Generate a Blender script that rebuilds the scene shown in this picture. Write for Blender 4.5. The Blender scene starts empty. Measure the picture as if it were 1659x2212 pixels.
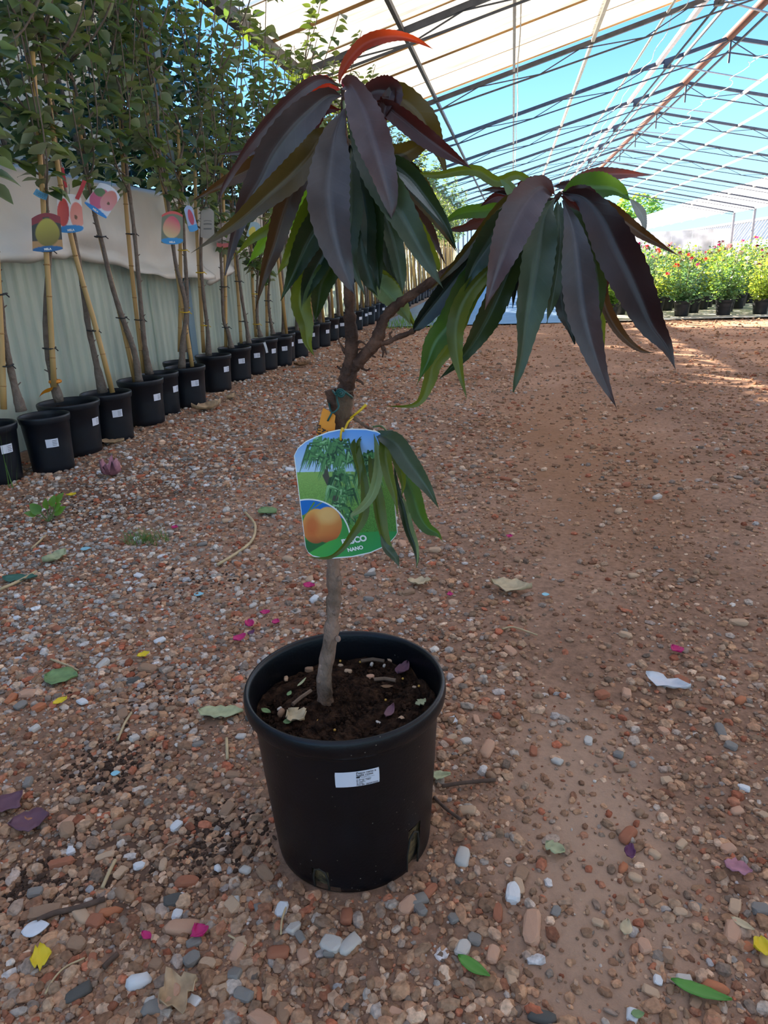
import bpy, math, random
import numpy as np
from mathutils import Matrix, Vector
random.seed(7); RNG = np.random.default_rng(7)
SC = bpy.context.scene; COL = SC.collection

# ------------------------------------------------------------------ camera
F_PX, CX, CY, CAM_H = 1534.0, 829.5, 1106.0, 0.80
_Y = np.array([277.5, 550.0, -F_PX]); _Y /= np.linalg.norm(_Y)
_Z = np.array([-180.0, (F_PX**2 + 277.5*180)/550.0, F_PX]); _Z /= np.linalg.norm(_Z)
ROT = np.array([np.cross(_Y, _Z), _Y, _Z])
cam = bpy.data.cameras.new('camera'); cam.sensor_fit = 'VERTICAL'; cam.sensor_height = 36.0
cam.lens = F_PX/2212*36.0; cam.clip_start = 0.05; cam.clip_end = 300
camo = bpy.data.objects.new('camera', cam); COL.objects.link(camo)
m = Matrix(ROT.tolist()).to_4x4(); m.translation = (0, 0, CAM_H); camo.matrix_world = m
SC.camera = camo

# ------------------------------------------------------------------ exposure, sky, sun
SC.view_settings.view_transform = 'Standard'; SC.view_settings.look = 'None'
SC.view_settings.gamma = 1.0; SC.view_settings.use_curve_mapping = False
SC.view_settings.exposure = 2.38
SC.cycles.use_denoising = True
SC.cycles.max_bounces = 8; SC.cycles.transparent_max_bounces = 12
SC.cycles.diffuse_bounces = 4; SC.cycles.glossy_bounces = 2; SC.cycles.transmission_bounces = 6
w = bpy.data.worlds.new('sky'); SC.world = w; w.use_nodes = True
nt = w.node_tree; nt.nodes.clear()
tc = nt.nodes.new('ShaderNodeTexCoord'); sx = nt.nodes.new('ShaderNodeSeparateXYZ')
rp = nt.nodes.new('ShaderNodeValToRGB'); bg = nt.nodes.new('ShaderNodeBackground'); wo = nt.nodes.new('ShaderNodeOutputWorld')
nt.links.new(tc.outputs['Generated'], sx.inputs[0]); nt.links.new(sx.outputs['Z'], rp.inputs[0])
nt.links.new(rp.outputs[0], bg.inputs[0]); nt.links.new(bg.outputs[0], wo.inputs[0])
els = rp.color_ramp.elements
els[0].position = 0.0; els[0].color = (0.42, 0.70, 0.82, 1)
els[1].position = 1.0; els[1].color = (0.045, 0.20, 0.55, 1)
for pos, c in ((0.10, (0.30, 0.60, 0.86)), (0.22, (0.165, 0.42, 0.84)), (0.36, (0.10, 0.32, 0.76))):
    e = els.new(pos); e.color = (*c, 1)
bg.inputs[1].default_value = 0.41
sun = bpy.data.lights.new('sun', 'SUN'); sun.energy = 8.0; sun.angle = 0.009; sun.color = (1.0, 0.87, 0.71)
suno = bpy.data.objects.new('sun', sun); COL.objects.link(suno)
SUN_DIR = Vector((-1.0, 0.9, 0.696)).normalized()      # towards the sun: low, from beyond the left side
suno.rotation_euler = SUN_DIR.to_track_quat('Z', 'Y').to_euler(); suno.location = (-8, 8, 9)

# ------------------------------------------------------------------ helpers
def ray(u, v): return ROT @ np.array([u-CX, -(v-CY), -F_PX])
O = np.array([0, 0, CAM_H])
def g(u, v, z=0.0): d = ray(u, v); return O + d*((z-CAM_H)/d[2])
def aty(u, v, y): d = ray(u, v); return O + d*(y/d[1])
def atx(u, v, x): d = ray(u, v); return O + d*(x/d[0])
def atp(u, v, c):                                       # the upright plane through c that faces the camera
    n = np.array([c[0], c[1], 0.0]); n /= np.linalg.norm(n); d = ray(u, v)
    return O + d*(np.dot(n, np.array([c[0], c[1], 0]))/np.dot(n, d))
def srgb(h):
    h = h.lstrip('#'); c = [int(h[i:i+2], 16)/255 for i in (0, 2, 4)]
    return tuple(x/12.92 if x <= 0.04045 else ((x+0.055)/1.055)**2.4 for x in c)

def lift(h, f): return tuple(min(1.0, x*f) for x in srgb(h))

def mat(name, color, rough=0.6, var=0.0, scale=20.0, bump=0.0, bscale=80.0, metal=0.0, trans=0.0, tcol=None,
        attr=False, spec=0.5, color2=None, coat=0.0, stretch=None):
    M = bpy.data.materials.new(name); M.use_nodes = True; t = M.node_tree; N = t.nodes; L = t.links
    b = N['Principled BSDF']; b.inputs['Roughness'].default_value = rough; b.inputs['Metallic'].default_value = metal
    b.inputs['Specular IOR Level'].default_value = spec
    if coat: b.inputs['Coat Weight'].default_value = coat
    c = color if not isinstance(color, str) else srgb(color)
    src = None
    if attr:
        a = N.new('ShaderNodeAttribute'); a.attribute_name = 'Col'; src = a.outputs['Color']
    co = N.new('ShaderNodeTexCoord').outputs['Object']
    if stretch:
        mp = N.new('ShaderNodeMapping'); mp.inputs['Scale'].default_value = stretch; L.new(co, mp.inputs[0]); co = mp.outputs[0]
    if var or color2:
        n = N.new('ShaderNodeTexNoise'); n.inputs['Scale'].default_value = scale; n.inputs['Detail'].default_value = 5
        L.new(co, n.inputs['Vector'])
        if color2:
            c2 = color2 if not isinstance(color2, str) else srgb(color2)
            r = N.new('ShaderNodeValToRGB'); r.color_ramp.elements[0].position = 0.38; r.color_ramp.elements[1].position = 0.62
            r.color_ramp.elements[0].color = (*c, 1); r.color_ramp.elements[1].color = (*c2, 1)
            L.new(n.outputs['Fac'], r.inputs[0]); src = r.outputs[0]
        if var:
            mr = N.new('ShaderNodeMapRange'); mr.inputs['To Min'].default_value = 1-var; mr.inputs['To Max'].default_value = 1+var
            mr.inputs['From Min'].default_value = 0.3; mr.inputs['From Max'].default_value = 0.7
            L.new(n.outputs['Fac'], mr.inputs[0])
            mx = N.new('ShaderNodeVectorMath'); mx.operation = 'MULTIPLY'
            if src is None: mx.inputs[0].default_value = c
            else: L.new(src, mx.inputs[0])
            L.new(mr.outputs[0], mx.inputs[1]); src = mx.outputs[0]
    if src is None: b.inputs['Base Color'].default_value = (*c, 1)
    else: L.new(src, b.inputs['Base Color'])
    if bump:
        nb = N.new('ShaderNodeTexNoise'); nb.inputs['Scale'].default_value = bscale; nb.inputs['Detail'].default_value = 6
        L.new(co, nb.inputs['Vector'])
        bp = N.new('ShaderNodeBump'); bp.inputs['Strength'].default_value = bump; bp.inputs['Distance'].default_value = 0.01
        L.new(nb.outputs['Fac'], bp.inputs['Height']); L.new(bp.outputs[0], b.inputs['Normal'])
    if trans:
        ts = N.new('ShaderNodeBsdfTranslucent'); ms = N.new('ShaderNodeMixShader'); ms.inputs[0].default_value = trans
        if tcol is not None: ts.inputs[0].default_value = (*(tcol if not isinstance(tcol, str) else srgb(tcol)), 1)
        elif src is not None: L.new(src, ts.inputs[0])
        else: ts.inputs[0].default_value = (*c, 1)
        o = N['Material Output']; L.new(b.outputs[0], ms.inputs[1]); L.new(ts.outputs[0], ms.inputs[2]); L.new(ms.outputs[0], o.inputs[0])
    return M

def mesh(name, V, Fc, mats=None, smooth=False, cols=None, uvs=None, midx=None):
    me = bpy.data.meshes.new(name)
    V = np.asarray(V, dtype=np.float32)
    if isinstance(Fc, np.ndarray):
        n, k = Fc.shape
        me.vertices.add(len(V)); me.vertices.foreach_set('co', V.ravel())
        me.loops.add(n*k); me.loops.foreach_set('vertex_index', Fc.astype(np.int32).ravel())
        me.polygons.add(n); me.polygons.foreach_set('loop_start', np.arange(0, n*k, k, dtype=np.int32))
        me.update(calc_edges=True)
    else:
        me.from_pydata(V.tolist(), [], Fc)
    if mats is not None:
        for x in (mats if isinstance(mats, (list, tuple)) else [mats]): me.materials.append(x)
    if midx is not None: me.polygons.foreach_set('material_index', np.asarray(midx, dtype=np.int32))
    me.polygons.foreach_set('use_smooth', np.full(len(me.polygons), smooth))
    if cols is not None:
        a = me.color_attributes.new('Col', 'FLOAT_COLOR', 'POINT')
        cc = np.ones((len(V), 4), np.float32); cc[:, :3] = cols; a.data.foreach_set('color', cc.ravel())
    if uvs is not None:
        ul = me.uv_layers.new(name='UVMap'); li = np.empty(len(me.loops), np.int32); me.loops.foreach_get('vertex_index', li)
        ul.data.foreach_set('uv', np.asarray(uvs, np.float32)[li].ravel())
    me.update()
    return me

def obj(name, me, parent=None, loc=None):
    o = bpy.data.objects.new(name, me); COL.objects.link(o)
    if parent is not None: o.parent = parent
    if loc is not None: o.location = loc
    return o
def tag(o, label=None, cat=None, group=None, kind=None):
    if label: o['label'] = label
    if cat: o['category'] = cat
    if group: o['group'] = group
    if kind: o['kind'] = kind
    return o
def empty(name, loc, label=None, cat=None, group=None, kind=None, rz=0):
    o = obj(name, None, None, loc); o.rotation_euler = (0, 0, rz); o.empty_display_size = 0.05
    return tag(o, label, cat, group, kind)

class MB:
    """collects shapes into one mesh; local origin can be subtracted"""
    def __init__(s, org=(0, 0, 0)): s.v = []; s.f = []; s.o = np.array(org, float); s.mi = []; s.uv = []
    def add(s, V, Fc, mi=0):
        b = len(s.v); s.v += [tuple(np.asarray(p, float)-s.o) for p in V]; s.f += [tuple(i+b for i in f) for f in Fc]; s.mi += [mi]*len(Fc)
    def box(s, a, b, mi=0):
        (x0, y0, z0), (x1, y1, z1) = a, b
        s.add([(x0,y0,z0),(x1,y0,z0),(x1,y1,z0),(x0,y1,z0),(x0,y0,z1),(x1,y0,z1),(x1,y1,z1),(x0,y1,z1)],
              [(0,3,2,1),(4,5,6,7),(0,1,5,4),(1,2,6,5),(2,3,7,6),(3,0,4,7)], mi)
    def bar(s, p, q, wd, ht=None, mi=0, up=(0, 0, 1)):       # rectangular bar from p to q
        p = np.array(p, float); q = np.array(q, float); d = q-p; d /= np.linalg.norm(d); up = np.array(up, float)
        if abs(d @ up) > 0.95: up = np.array([1.0, 0, 0])
        sd = np.cross(d, up); sd /= np.linalg.norm(sd); u2 = np.cross(sd, d); h = (ht or wd)/2; wv = wd/2
        V = [e + sd*a*wv + u2*b*h for e in (p, q) for a, b in ((-1,-1),(1,-1),(1,1),(-1,1))]
        s.add(V, [(0,1,2,3),(7,6,5,4),(0,4,5,1),(1,5,6,2),(2,6,7,3),(3,7,4,0)], mi)
    def tube(s, P, R, n=8, mi=0, cap=True, bumpf=None):
        P = [np.array(p, float) for p in P]
        R = [R]*len(P) if np.isscalar(R) else R
        ref = np.array([0.31, 0.86, 0.4]); V = []
        t0 = P[1]-P[0]; sd = np.cross(t0, ref); sd /= np.linalg.norm(sd)
        for i, p in enumerate(P):
            t = P[min(i+1, len(P)-1)]-P[max(i-1, 0)]; t /= np.linalg.norm(t)+1e-12
            sd = sd - t*(sd @ t); sd /= np.linalg.norm(sd)+1e-12; u = np.cross(t, sd)
            for k in range(n):
                a = 2*math.pi*k/n; r = R[i]*(bumpf(i, k) if bumpf else 1)
                V.append(p + (sd*math.cos(a) + u*math.sin(a))*r)
        Fc = [(i*n+k, i*n+(k+1) % n, (i+1)*n+(k+1) % n, (i+1)*n+k) for i in range(len(P)-1) for k in range(n)]
        if cap: Fc += [tuple(range(n-1, -1, -1)), tuple(range((len(P)-1)*n, len(P)*n))]
        s.add(V, Fc, mi)
    def lathe(s, prof, n=48, c=(0, 0, 0), mi=0, skip=None):
        V = [(c[0]+r*math.cos(2*math.pi*k/n), c[1]+r*math.sin(2*math.pi*k/n), c[2]+z) for r, z in prof for k in range(n)]
        Fc = [(i*n+k, i*n+(k+1) % n, (i+1)*n+(k+1) % n, (i+1)*n+k) for i in range(len(prof)-1) for k in range(n)
              if not (skip and skip(i, k))]
        s.add(V, Fc, mi)
    def build(s, name, mats, parent=None, loc=None, smooth=False):
        return obj(name, mesh(name, s.v, s.f, mats, smooth, midx=s.mi), parent, loc)
def spline(P, n):
    """Catmull-Rom through the points, n samples"""
    P = np.asarray(P, float); Q = np.vstack([2*P[0]-P[1], P, 2*P[-1]-P[-2]])
    out = []
    for t in np.linspace(0, len(P)-1-1e-9, n):
        i = int(t); f = t-i; a, b, c, d = Q[i:i+4]
        out.append(0.5*((2*b)+(-a+c)*f+(2*a-5*b+4*c-d)*f*f+(-a+3*b-3*c+d)*f**3))
    return np.array(out)

def hgt(x, y):                                              # small unevenness of the ground
    return (0.006*np.sin(1.9*x+0.7)*np.sin(1.3*y+0.4) + 0.003*np.sin(5.1*x+1.1*y) + 0.0022*np.sin(9.7*y-4.3*x+1.0)
            + 0.0016*np.sin(21*x+13*y)*np.sin(17*y-9*x))

_t = (1+5**.5)/2
ICO_V = np.array([(-1,_t,0),(1,_t,0),(-1,-_t,0),(1,-_t,0),(0,-1,_t),(0,1,_t),(0,-1,-_t),(0,1,-_t),(_t,0,-1),(_t,0,1),(-_t,0,-1),(-_t,0,1)])/math.sqrt(1+_t*_t)
ICO_F = np.array([(0,11,5),(0,5,1),(0,1,7),(0,7,10),(0,10,11),(1,5,9),(5,11,4),(11,10,2),(10,7,6),(7,1,8),(3,9,4),(3,4,2),(3,2,6),(3,6,8),(3,8,9),(4,9,5),(2,4,11),(6,2,10),(8,6,7),(9,8,1)])
def subdiv(V, Fc):
    V = [tuple(v) for v in V]; mid = {}; out = []
    def m_(a, b):
        k = (min(a, b), max(a, b))
        if k not in mid:
            p = (np.array(V[a])+np.array(V[b])); p /= np.linalg.norm(p); mid[k] = len(V); V.append(tuple(p))
        return mid[k]
    for a, b, c in Fc:
        x, y, z = m_(a, b), m_(b, c), m_(c, a); out += [(a, x, z), (b, y, x), (c, z, y), (x, y, z)]
    return np.array(V), np.array(out)
ICO2_V, ICO2_F = subdiv(ICO_V, ICO_F)

# ================================================================== SETTING
STONE_COLS = [lift(c, 1.22) for c in ('#a87a5c', '#b58865', '#94684e', '#ae5c40', '#9c5238', '#867c72', '#9c9286', '#b8aea2', '#cec4b6', '#d8b698', '#ae8d70', '#746a60', '#c6a184')]
WHITE_COLS = [srgb(c) for c in ('#d8d2cc', '#c8beb4', '#e2dfdc', '#b3a79c', '#cdb8a8')]

# ---- floor: compacted red-brown earth
M_dirt = bpy.data.materials.new('earth'); M_dirt.use_nodes = True
t = M_dirt.node_tree; N = t.nodes; L = t.links; b = N['Principled BSDF']; b.inputs['Roughness'].default_value = 0.95
b.inputs['Specular IOR Level'].default_value = 0.15
co = N.new('ShaderNodeTexCoord').outputs['Object']
n1 = N.new('ShaderNodeTexNoise'); n1.inputs['Scale'].default_value = 1.6; n1.inputs['Detail'].default_value = 4; L.new(co, n1.inputs['Vector'])
n2 = N.new('ShaderNodeTexNoise'); n2.inputs['Scale'].default_value = 55; n2.inputs['Detail'].default_value = 8; n2.inputs['Roughness'].default_value = 0.7; L.new(co, n2.inputs['Vector'])
r1 = N.new('ShaderNodeValToRGB'); r1.color_ramp.elements[0].position = 0.35; r1.color_ramp.elements[1].position = 0.68
r1.color_ramp.elements[0].color = (*lift('#94715a', 1.0), 1); r1.color_ramp.elements[1].color = (*lift('#b08b72', 1.05), 1); L.new(n1.outputs['Fac'], r1.inputs[0])
r2 = N.new('ShaderNodeMapRange'); r2.inputs['From Min'].default_value = 0.3; r2.inputs['From Max'].default_value = 0.7; r2.inputs['To Min'].default_value = 0.55; r2.inputs['To Max'].default_value = 1.3
L.new(n2.outputs['Fac'], r2.inputs[0])
mx = N.new('ShaderNodeVectorMath'); mx.operation = 'MULTIPLY'; L.new(r1.outputs[0], mx.inputs[0]); L.new(r2.outputs[0], mx.inputs[1])
# patch of dusty sand beside the pot, and dark mulch-like earth along the pots on the left
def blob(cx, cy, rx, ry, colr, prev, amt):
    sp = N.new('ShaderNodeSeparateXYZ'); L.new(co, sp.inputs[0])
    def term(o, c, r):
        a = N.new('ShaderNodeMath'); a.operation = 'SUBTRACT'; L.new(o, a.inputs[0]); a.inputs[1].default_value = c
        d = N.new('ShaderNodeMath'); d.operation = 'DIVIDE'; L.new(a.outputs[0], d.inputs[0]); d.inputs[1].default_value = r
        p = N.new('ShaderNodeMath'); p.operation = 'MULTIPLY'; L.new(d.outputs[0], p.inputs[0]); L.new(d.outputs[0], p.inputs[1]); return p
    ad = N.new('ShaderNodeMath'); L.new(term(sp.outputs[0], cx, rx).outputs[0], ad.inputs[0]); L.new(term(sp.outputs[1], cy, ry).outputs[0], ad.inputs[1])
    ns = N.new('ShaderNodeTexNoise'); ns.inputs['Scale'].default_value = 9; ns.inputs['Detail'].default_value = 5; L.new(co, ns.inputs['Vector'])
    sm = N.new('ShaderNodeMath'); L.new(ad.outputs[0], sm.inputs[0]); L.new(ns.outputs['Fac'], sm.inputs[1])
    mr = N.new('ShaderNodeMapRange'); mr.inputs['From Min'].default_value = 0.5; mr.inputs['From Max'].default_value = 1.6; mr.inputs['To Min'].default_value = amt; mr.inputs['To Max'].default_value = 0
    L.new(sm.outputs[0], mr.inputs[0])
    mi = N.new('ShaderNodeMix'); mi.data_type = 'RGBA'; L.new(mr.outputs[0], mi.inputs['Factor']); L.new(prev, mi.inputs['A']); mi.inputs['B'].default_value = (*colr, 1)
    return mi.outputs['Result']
out = blob(0.12, 0.80, 0.16, 0.45, lift('#c8a488', .95), mx.outputs[0], 0.75)
out = blob(0.30, 3.2, 0.5, 1.6, lift('#a8774f', .95), out, 0.5)
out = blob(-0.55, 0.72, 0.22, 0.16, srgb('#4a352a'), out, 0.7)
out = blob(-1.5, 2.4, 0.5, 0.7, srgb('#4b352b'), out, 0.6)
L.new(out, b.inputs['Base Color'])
bp = N.new('ShaderNodeBump'); bp.inputs['Strength'].default_value = 0.9; bp.inputs['Distance'].default_value = 0.006
L.new(n2.outputs['Fac'], bp.inputs['Height']); L.new(bp.outputs[0], b.inputs['Normal'])

xs = np.concatenate([np.linspace(-9, -2.4, 8), np.arange(-2.3, 2.5, 0.04), np.linspace(2.6, 40, 20)])
ys = np.concatenate([np.linspace(-4, 0.3, 10), np.arange(0.35, 4, 0.04), np.linspace(4.1, 10, 50), np.linspace(11, 80, 14)])
GX, GY = np.meshgrid(xs, ys); nx, ny = len(xs), len(ys)
V = np.stack([GX.ravel(), GY.ravel(), hgt(GX, GY).ravel()], 1)
idx = np.arange(nx*ny).reshape(ny, nx)
Fq = np.stack([idx[:-1, :-1], idx[:-1, 1:], idx[1:, 1:], idx[1:, :-1]], -1).reshape(-1, 4)
floor = tag(obj('floor', mesh('floor', V, Fq, M_dirt, True)), 'red brown compacted earth floor strewn with crushed brick gravel', None, None, 'structure')

def stones_mesh(name, n, X, Y, size, cols, base_v, base_f, flat=0.55, m_=None):
    nv = len(base_v)
    rs = RNG
    sc = size[:, None]*np.stack([rs.uniform(.75, 1.35, n), rs.uniform(.6, 1.0, n), rs.uniform(.3, flat+.25, n)], 1)*0.5
    P = base_v[None]*(1+rs.uniform(-.22, .22, (n, nv, 1)))
    P = np.sign(P)*np.abs(P)**0.85
    P = P*sc[:, None, :]
    a = rs.uniform(0, 2*np.pi, n); ti = rs.normal(0, .22, n)
    ct, st = np.cos(ti)[:, None], np.sin(ti)[:, None]
    y = P[..., 1]*ct - P[..., 2]*st; z = P[..., 1]*st + P[..., 2]*ct
    ca, sa = np.cos(a)[:, None], np.sin(a)[:, None]
    x = P[..., 0]*ca - y*sa; y2 = P[..., 0]*sa + y*ca
    W = np.stack([x+X[:, None], y2+Y[:, None], z+(hgt(X, Y)+sc[:, 2]*0.35)[:, None]], -1).reshape(-1, 3)
    Fc = (base_f[None]+(np.arange(n)*nv)[:, None, None]).reshape(-1, 3)
    cc = np.repeat(cols, nv, 0)
    return mesh(name, W, Fc, m_, False, cols=cc)
M_stone = mat('gravel_stone', (1, 1, 1), 0.9, var=0.28, scale=160, bump=0.25, bscale=300, attr=True, spec=0.2)

def density_cols(X, Y, n):
    """colours: paler limestone gravel on the left, red-brown crushed brick on the right"""
    pal = np.array(STONE_COLS); pw = np.array(WHITE_COLS)
    left = np.clip((0.15-X)/1.4, 0, 1)*np.clip((Y-0.7)/0.6, 0, 1)
    warm = np.array([5, 5, 4, 2.2, 1.2, 1.0, 1.0, .7, .4, 2.0, 4, .8, 2.5]); pale = np.array([2.5, 2.5, 2.5, 2.2, 1.3, 2.5, 3, 3, 2.5, 2.5, 3, 2, 2])
    out = np.empty((n, 3))
    r = RNG.random(n)
    wv = warm/warm.sum(); pv = pale/pale.sum(); cw = np.cumsum(wv); cp = np.cumsum(pv)
    q = RNG.random(n); iw = np.minimum(np.searchsorted(cw, q), 12); ip = np.minimum(np.searchsorted(cp, q), 12)
    sel = RNG.random(n) < left; ii = np.where(sel, ip, iw); out = pal[ii]
    wh = r < (0.03+0.10*left); out = np.where(wh[:, None], pw[RNG.integers(0, len(pw), n)], out)
    dust = np.array(lift('#a07c60', 1.05)); k = (RNG.uniform(.2, .85, (n, 1))*(1-.6*left[:, None])); out = out*(1-k)+dust*k
    out = out*RNG.uniform(0.55, 1.22, (n, 1))
    return out
POT = (-0.2154, 0.8187); POT_H, POT_R, POT_RB = 0.2637, 0.1384, 0.1114
def track(X, Y):                                            # wheel-swept strips carry fewer stones
    return np.clip(np.exp(-((X-0.10-0.03*Y)/0.13)**2) + 0.8*np.exp(-((X-0.62-0.02*Y)/0.16)**2)*(Y > 1.2), 0, 1)
def scatter(n, x0, x1, y0, y1, s0, s1, name, bv, bf, keep=0.72):
    Y = y0*(y1/y0)**RNG.random(n); X = RNG.uniform(0, 1, n)
    lo = np.maximum(x0, -0.78*Y-0.35); hi = np.minimum(x1, 0.55*Y+0.55); X = lo+(hi-lo)*X
    ok = (RNG.random(n) > track(X, Y)*keep) & (((X-POT[0])**2+(Y-POT[1])**2) > (POT_RB+0.008)**2) & (X > -2.25)
    left = np.clip((0.2-X)/1.2, 0, 1); ok &= RNG.random(n) < 0.5+0.5*left+0.25*(Y < 1.1)
    X, Y = X[ok], Y[ok]; n = len(X)
    size = s0*(s1/s0)**(RNG.random(n)**2.2)
    o = obj(name, stones_mesh(name, n, X, Y, size, density_cols(X, Y, n), bv, bf, m_=M_stone), floor)
    o['kind'] = 'stuff'; return o
scatter(30000, -1.0, 1.0, 0.42, 1.15, 0.004, 0.014, 'gravel', ICO_V, ICO_F)
scatter(7500, -1.0, 1.0, 0.42, 1.25, 0.010, 0.022, 'gravel', ICO2_V, ICO2_F)
scatter(46000, -2.2, 1.8, 1.1, 2.6, 0.006, 0.024, 'gravel', ICO_V, ICO_F)
scatter(28000, -2.2, 3.2, 2.5, 5.2, 0.010, 0.034, 'gravel', ICO_V, ICO_F)
scatter(15000, -2.2, 5.0, 5.0, 9.5, 0.012, 0.04, 'gravel', ICO_V, ICO_F)

def peat(u, v, rx, ry, n):
    p = g(u, v); X = p[0]+RNG.normal(0, rx, n); Y = p[1]+RNG.normal(0, ry, n); size = RNG.uniform(.003, .011, n)
    return X, Y, size
_pp = [peat(60, 1925, .035, .03, 500), peat(480, 1815, .035, .035, 420), peat(250, 1650, .05, .04, 420), peat(150, 1110, .2, .12, 500), peat(380, 1500, .08, .04, 250), peat(420, 1250, .12, .06, 200)]
X_, Y_, S_ = [np.concatenate([q[i] for q in _pp]) for i in range(3)]; n_ = len(X_)
o = obj('peat_crumbs', stones_mesh('peat_crumbs', n_, X_, Y_, S_, np.array(srgb('#4a372b'))[None]*RNG.uniform(.6, 1.3, (n_, 1)), ICO_V, ICO_F, m_=M_stone), floor); o['kind'] = 'stuff'

# ---- the larger stones, each an object: some read off the photograph, the rest strewn among them
STV = []
def stone_variant(i):
    r = np.random.default_rng(100+i); P = ICO2_V*(1+r.uniform(-.2, .2, (len(ICO2_V), 1))); P = np.sign(P)*np.abs(P)**r.uniform(.5, .85)
    P *= np.array([1, r.uniform(.6, .9), r.uniform(.4, .65)]); return P
def stone_mat(name, h, v=.25): return mat(name, h, .9, var=v, scale=90, bump=.35, bscale=220, spec=.2)
SM = dict(red=stone_mat('brick_stone', lift('#a0664c', 1.15)), orange=stone_mat('orange_brick_stone', lift('#b5714f', 1.15)), brown=stone_mat('brown_stone', lift('#98785f', 1.15)), tan=stone_mat('tan_stone', lift('#bd9c7e', 1.15)),
          gray=stone_mat('grey_stone', lift('#857d74', 1.15)), pale=stone_mat('pale_stone', lift('#c2b8ac', 1.15)), white=stone_mat('white_stone', lift('#d6d2ce', 1.15), .08), dark=stone_mat('dark_stone', lift('#5a5650', 1.15)), pink=stone_mat('pink_stone', lift('#c09478', 1.15)))
SMESH = {}
for k in SM:
    SMESH[k] = [mesh('stone', stone_variant(j*11+len(k)), ICO2_F, SM[k], j == 2) for j in range(3)]
def put_stone(x, y, d, k, asp=1.0, rz=None, sink=0.25):
    o = obj('stone', random.choice(SMESH[k]), floor)
    o.scale = (d/2*asp, d/2, d/2); zz = d/2*0.5*(1-sink*1.4)
    o.location = (x, y, float(hgt(x, y))+zz); o.rotation_euler = (random.uniform(-.2, .2), random.uniform(-.2, .2), random.uniform(0, 6.28) if rz is None else rz)
    return o
KNOWN = [(97,1967,46,'brown',1.6),(175,1975,42,'tan',1.5),(130,1860,40,'red',1.4),(405,1905,42,'red',1.2),(375,1945,36,'dark',1.3),(395,2005,52,'pink',1.5),(415,2075,34,'gray',1),
 (420,2040,30,'gray',1.1),(603,2065,40,'red',1.2),(450,2085,34,'tan',1.1),(300,2125,44,'white',1.1),(368,2162,50,'pink',1.2),(165,2040,34,'brown',1.2),(205,1990,34,'red',1),(200,2075,28,'red',1.2),
 (75,1925,30,'gray',1),(120,2058,26,'tan',1),(483,2155,26,'brown',1.4),(508,2110,30,'gray',.9),(560,2150,26,'orange',1.8),(590,2170,24,'brown',1),(420,2165,26,'white',1),(325,2165,22,'pale',1),
 (503,1960,34,'tan',1.1),(505,1950,26,'pale',.9),(383,1975,24,'white',1),(400,2000,26,'white',1),(609,1970,32,'white',1.2),(635,2010,30,'pale',1.2),(650,2030,26,'gray',1.2),(560,1965,24,'gray',1),
 (530,1880,24,'pale',1),(470,1875,20,'white',.9),(380,1780,26,'white',1.2),(300,1868,22,'white',1.2),(152,1835,18,'white',1),(490,1745,34,'brown',1.1),(265,1545,30,'brown',1),(395,1575,24,'brown',1),
 (345,1380,24,'white',1),(150,1830,18,'white',1),(717,2050,44,'pale',1.1),(712,2065,26,'gray',1),(905,1955,38,'gray',1.2),(908,1975,34,'gray',1.2),(980,1995,24,'gray',1),(1075,1985,34,'red',1.2),(1148,2020,54,'pink',1.9),
 (1108,1945,42,'white',1.4),(1000,2060,34,'pale',1.2),(985,2050,28,'tan',1.1),(1065,2075,36,'pink',1.1),(1025,2040,28,'gray',1),(1355,1820,40,'red',1.5),(1412,1860,24,'tan',1),(1345,1890,26,'orange',1),(1370,1910,26,'tan',1.1),
 (1300,1510,30,'red',1.1),(1278,1495,22,'brown',1.2),(1470,1475,30,'red',1.6),(1340,1670,26,'brown',1.2),(1270,1610,22,'pale',1.1),(1335,1640,22,'gray',1),(1152,1630,28,'red',1.1),(1320,1650,20,'pink',1.8),(1203,1653,24,'pale',1),
 (980,1562,22,'white',1),(1010,1760,34,'tan',1.3),(1060,1685,26,'brown',1),(1470,1840,28,'tan',1.1),(1570,1850,26,'pink',1.2),(1572,1845,16,'white',1),(1580,2030,40,'pink',1.5),(1610,2060,24,'orange',1),(1640,1980,30,'gray',1.1),
 (1540,2150,42,'orange',1.3),(1475,2130,28,'pale',1.2),(1420,2130,22,'white',1),(1405,2155,26,'tan',1.4),(1365,2205,26,'white',1.1),(1500,2180,24,'brown',1),(1650,2090,24,'tan',1),(1290,2010,24,'tan',1),(1340,1960,24,'brown',1),
 (1468,1985,26,'tan',1),(1410,1960,28,'brown',1.1),(1500,1970,22,'gray',1.2),(1390,2060,30,'pink',1.1),(1440,2080,28,'brown',1.2),(1605,1715,22,'white',1.2),(1578,1620,24,'gray',1.1),(1380,1770,22,'brown',1),(1590,1765,26,'pink',1.2),
 (1640,1770,26,'tan',1.2),(60,1690,26,'gray',1.3),(25,1510,30,'orange',1.2),(60,1500,30,'pink',1.3),(85,1530,26,'orange',1.3),(45,1525,24,'gray',1.2),(75,1575,22,'pale',1.1),(110,1420,22,'red',1.2),(225,1390,20,'orange',1.3),
 (125,1360,22,'red',1.2),(180,1250,18,'brown',1.2),(300,1245,20,'white',1),(455,1535,24,'brown',1.2),(520,1590,22,'pale',1.1),(555,1570,22,'gray',1),(290,1595,22,'pale',1),(1105,2125,26,'tan',1.2),(1200,1985,22,'gray',1.1)]
nst = 0
for (u, v, px, k, asp) in KNOWN:
    p = g(u, v); dist = np.linalg.norm(p-O); d = px*dist/F_PX*0.95
    if (p[0]-POT[0])**2+(p[1]-POT[1])**2 < (POT_RB+d*.6)**2: continue
    put_stone(p[0], p[1], d/math.sqrt(asp)*1.0, k, asp); nst += 1
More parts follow.
